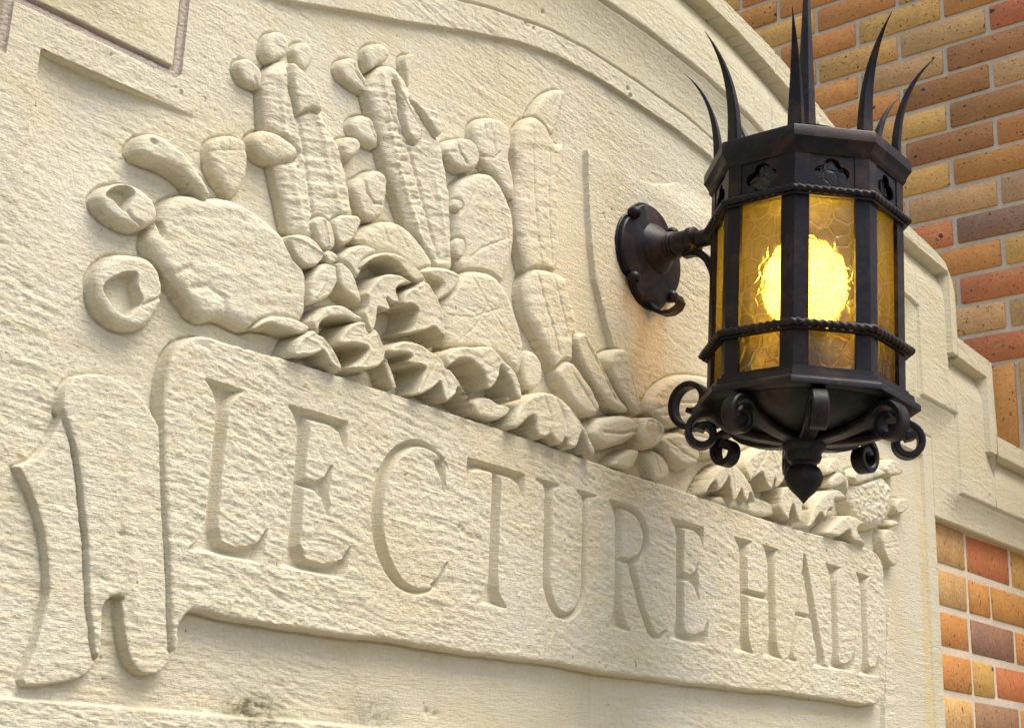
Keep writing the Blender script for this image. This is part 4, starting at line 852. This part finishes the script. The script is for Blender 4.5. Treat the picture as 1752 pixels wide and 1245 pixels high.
AP = math.cos(math.radians(22.5))
def facet(k, R, s, z, off=0):
    n = ax(45*k); t = Vector((n.y, -n.x, 0))
    return T(CEN+n*(R*AP+off)+t*s+Vector((0, 0, z)))
RB = .1250*SC; HS = RB*math.sin(math.radians(22.5))
for k in range(8):                                     # corner posts, each bent round one vertex
    bm = bmesh.new()
    w = .0172
    rings = []
    for z in (.4575, .7140):
        k2 = k+1
        rings.append([facet(k, RB, HS-w, z), facet(k, RB, HS, z), facet(k2, RB, -HS+w, z), facet(k2, RB, -HS+w, z, -.005), facet(k, RB, HS-.002, z, -.005), facet(k, RB, HS-w, z, -.005)])
    # order: facet k's +s end meets facet k+1's -s end only if tangents agree; use the nearer end
    def corner(z):
        v = CEN+ax(22.5+45*k)*RB; nA, nB = ax(45*k), ax(45*(k+1))
        tA = Vector((nA.y, -nA.x, 0)); tB = Vector((nB.y, -nB.x, 0))
        sA = 1 if (v-CEN).dot(tA) > 0 else -1; sB = 1 if (v-CEN).dot(tB) > 0 else -1
        zz = Vector((0, 0, z))
        pts = [v-tA*sA*w, v, v-tB*sB*w, v-tB*sB*w-nB*.005, v-ax(22.5+45*k)*.0055, v-tA*sA*w-nA*.005]
        return [T(p+zz) for p in pts]
    add_rings(bm, [corner(.4572), corner(.7138)])
    lpart('corner_post', bm, angle=20)

def quatrefoil(n=48, c=.0108, rho=.0098):
    out = []
    for i in range(n):
        th = 2*math.pi*(i+.5)/n
        ph = round(th/(math.pi/2))*math.pi/2; dl = th-ph
        out.append((math.cos(th)*(c*math.cos(dl)+math.sqrt(max(1e-9, rho**2-(c*math.sin(dl))**2))), math.sin(th)*(c*math.cos(dl)+math.sqrt(max(1e-9, rho**2-(c*math.sin(dl))**2)))*.9))
    return out
QF = quatrefoil()
for k in range(8):                                     # frieze plates pierced by quatrefoils
    bm = bmesh.new()
    s1 = HS-.0168; outer = [(-s1,.6655),(s1,.6655),(s1,.7138),(-s1,.7138)]
    hole = [(x, .6915+z) for x, z in QF][::-1]
    tess = tessellate_polygon([[Vector((x, z, 0)) for x, z in outer], [Vector((x, z, 0)) for x, z in hole]])
    pts = outer+hole
    f = [bm.verts.new(facet(k, RB, x, z, -.0012)) for x, z in pts]
    b = [bm.verts.new(facet(k, RB, x, z, -.0050)) for x, z in pts]
    for t in tess:
        bm.faces.new([f[i] for i in t]); bm.faces.new([b[i] for i in t][::-1])
    for lo, hi in ((0, 4), (4, len(pts))):
        for i in range(lo, hi):
            j = i+1 if i+1 < hi else lo
            bm.faces.new((f[i], f[j], b[j], b[i]))
    lpart('quatrefoil_plate', bm, angle=30)
for k in range(8):                                     # one amber pane per side, behind the posts and up past the frieze
    bm = bmesh.new()
    s1 = HS-.006
    add_rings(bm, [[facet(k, RB, -s1, z, -.0062), facet(k, RB, s1, z, -.0062), facet(k, RB, s1, z, -.0092), facet(k, RB, -s1, z, -.0092)] for z in (.4580, .7130)])
    lpart('glass_pane', bm, mat=GLASS, angle=10)

def rope(z, R, rad, name):                             # twisted bar bent round the eight sides
    bm = bmesh.new(); rings = []
    per = 64; n = 8*per; m_ = 12
    for i in range(n):
        k, f = divmod(i, per); f /= per
        a = ax(22.5+45*k)*R*SC; b = ax(22.5+45*(k+1))*R*SC
        c = a.lerp(b, f); out = c.normalized()
        ring = []
        for j in range(m_):
            th = 2*math.pi*j/m_
            rr = rad*(1+.15*math.cos(2*th-2*math.pi*i/per*10))
            ring.append(T(CEN+c+out*math.cos(th)*rr+Vector((0, 0, z+math.sin(th)*rr))))
        rings.append(ring)
    rings.append(rings[0])
    vr = [[bm.verts.new(p) for p in r] for r in rings[:-1]]
    for i in range(n):
        A, B_ = vr[i], vr[(i+1) % n]
        for j in range(m_):
            j2 = (j+1) % m_
            bm.faces.new((A[j], A[j2], B_[j2], B_[j]))
    return link_mesh(name, bm_mesh(bm, smooth=True), IRON, lamp)
rope(.6675, .1305, .0042, 'rope_band')
rope(.5060, .1320, .0046, 'rope_band')
for z in (.6615, .5005):                               # thin flat ring under each rope
    bm = bmesh.new()
    add_rings(bm, [oct_ring(R, zz) for R, zz in ((.1245, z-.0012), (.1300, z-.0012), (.1300, z+.0012), (.1245, z+.0012))], cap0=False, cap1=False)
    lpart('flat_ring', bm)
bm = bmesh.new()                                       # added baffle, unseen inside, that keeps bulb light out of the frieze
add_rings(bm, [oct_ring(.112, z) for z in (.6635, .6655)])
lpart('light_baffle', bm)

def bar(bm, path, side, w, t):
    """flat bar of width w along `side`, thickness t in the bending plane"""
    n = len(path); rings = []
    for i, p in enumerate(path):
        d = (path[min(i+1, n-1)]-path[max(i-1, 0)]).normalized()
        nn = side.cross(d).normalized()
        ww = w(i/(n-1)) if callable(w) else w; tt = t(i/(n-1)) if callable(t) else t
        e = min(ww, tt)*.22
        prof = [(-ww/2+e, -tt/2), (ww/2-e, -tt/2), (ww/2, -tt/2+e), (ww/2, tt/2-e), (ww/2-e, tt/2), (-ww/2+e, tt/2), (-ww/2, tt/2-e), (-ww/2, -tt/2+e)]
        rings.append([T(p+side*a+nn*b) for a, b in prof])
    add_rings(bm, rings)

for k in range(8):                                     # crown of thorn shaped spikes
    out = ax(22.5+45*k); side = Vector((out.y, -out.x, 0))
    path = []
    H_ = .158+.006*((k*37) % 5-2)/2
    for i in range(15):
        f = i/14
        rho = .1070+.002*f+.046*f**2.6
        path.append(CEN+out*rho+Vector((0, 0, .741+H_*f*(1-.10*f*f))))
    bm = bmesh.new()
    bar(bm, path, side, lambda f: max(.0006, .0195*(1-f**1.4)), lambda f: max(.0006, .0115*(1-f**1.4)))
    lpart('crown_spike', bm, angle=30)
bm = bmesh.new()
add_rings(bm, [[T(CEN+Vector((a*math.cos(q), a*math.sin(q), z))) for q in [math.pi*2*i/24 for i in range(24)]] for a, z in ((.050,.770),(.050,.780),(.030,.783),(.030,.788),(.018,.791),(.018,.796))])
lpart('crown_disc', bm, angle=30)
bm = bmesh.new()
add_rings(bm, [[T(CEN+Vector((a*math.cos(q), a*math.sin(q), z))) for q in [math.pi/4+math.pi/4*i for i in range(8)]] for a, z in ((.0135,.790),(.0130,.80),(.0105,.86),(.0070,.93),(.0045,.985),(.0006,1.06))])
lpart('centre_spike', bm, angle=25)

def spiral(cx, cz, a0, a1, r0s, r1s, n=26):
    return [(cx+(r0s+(r1s-r0s)*i/n)*math.cos(math.radians(a0+(a1-a0)*i/n)), cz+(r0s+(r1s-r0s)*i/n)*math.sin(math.radians(a0+(a1-a0)*i/n))) for i in range(n+1)]
for k in range(8):                                     # scrolled brackets under the bowl
    out = ax(234+45*k); side = Vector((out.y, -out.x, 0))
    prof = [(.016,.3985),(.034,.3992),(.055,.4016),(.075,.4055),(.092,.4112),(.1040,.4185)]+spiral(.1225,.4040, 128, -330, .0238, .0060, 30)
    path = [CEN+out*a*.945+Vector((0, 0, z)) for a, z in prof]
    bm = bmesh.new(); bar(bm, path, side, .0185, lambda f: .0078+.0045*f**8)
    br = lpart('scroll_bracket', bm, angle=40)

# arm, plate and wall scrolls stay square to the wall
Tsave = T
def T(p): return Vector(p)
PC = Vector((1.443, 0, .674))
def plate_ring(s, y, n=96):
    out = []
    for i in range(n):
        th = 2*math.pi*i/n
        q = abs(math.cos(2*th))                        # eight notches between four broad lobes
        rr = s*(.0645+.0075*q**.7+.003*max(0, abs(math.sin(th))-.7))
        nt_ = min(abs(((math.degrees(th)-22.5) % 45)-22.5), 60)
        rr -= s*.0035*math.exp(-((((math.degrees(th)) % 90)-45)/7.0)**2)
        out.append(Vector((PC.x+math.cos(th)*rr, y, PC.z+math.sin(th)*rr)))
    return out
bm = bmesh.new()
add_rings(bm, [plate_ring(1, -.003), plate_ring(1.0, -.0095), plate_ring(.985, -.0105), plate_ring(.955, -.0105), plate_ring(.945, -.0150), plate_ring(.92, -.0165), plate_ring(.60, -.0185), plate_ring(.42, -.021)])
plate = lpart('back_plate', bm, angle=35)
for sx in (-1, 1):
    for sz in (-1, 1):
        bm = bmesh.new(); c = PC+Vector((.0435*sx, 0, .0445*sz))
        add_rings(bm, [[Vector((c.x+a*math.cos(q), y, c.z+a*math.sin(q))) for q in [2*math.pi*i/14 for i in range(14)]] for a, y in ((.0080,-.012),(.0085,-.0185),(.0080,-.0215),(.0060,-.0245),(.0030,-.0260),(.0006,-.0264))])
        lpart('rivet', bm, parent=plate, angle=60)
ARMZ = .6835
bm = bmesh.new()
prof = ((.036,.018),(.031,.024),(.0245,.030),(.0205,.035),(.0180,.0385),(.0195,.0400),(.0180,.0425),(.0190,.0445),(.0172,.0470),(.0180,.0490),(.0160,.0520),(.0160,.0680),(.0180,.0700),(.0180,.0780),(.0155,.0800),(.0112,.0810),(.0112,.1240))
add_rings(bm, [[Vector((LX-.002+a*math.cos(q), -e, ARMZ+a*math.sin(q))) for q in [2*math.pi*i/24 for i in range(24)]] for a, e in prof])
lpart('arm', bm, angle=40)
sideX = Vector((1, 0, 0))
bm = bmesh.new()
bar(bm, [Vector((LX, -a, z)) for a, z in ((.060,.668),(.074,.668),(.086,.663),(.096,.652),(.103,.637),(.107,.618),(.109,.598))], sideX, .014, .009)
lpart('arm_scroll', bm, angle=40)
bm = bmesh.new()
bar(bm, [Vector((LX, -a, z)) for a, z in ([(.105,.4375),(.094,.4360),(.082,.4385)]+spiral(.0715,.4700, -92, -470, .0330, .0110, 34))], sideX, .0185, .0072)
lpart('wall_scroll', bm, angle=40)
bm = bmesh.new()
bar(bm, [Vector((PC.x+.004, -a, z)) for a, z in ((.012,.618),(.015,.606),(.022,.597),(.033,.592),(.045,.5915),(.054,.5955),(.0575,.602),(.0545,.608),(.0485,.607))], sideX, .016, lambda f: .004+.004*f)
lpart('plate_curl', bm, angle=40)
T = Tsave
bm = bmesh.new()
bmesh.ops.create_uvsphere(bm, u_segments=24, v_segments=16, radius=1)
for v in bm.verts:
    v.co = T(CEN+Vector((v.co.x*.050, v.co.y*.050, .592+v.co.z*.058)))
link_mesh('light_bulb', bm_mesh(bm, smooth=True), BULB, lamp)
bm = bmesh.new()
add_rings(bm, [round_ring(R, z, 20) for R, z in ((.016,.434),(.016,.515),(.021,.517),(.021,.540))])
lpart('bulb_socket', bm, angle=40)
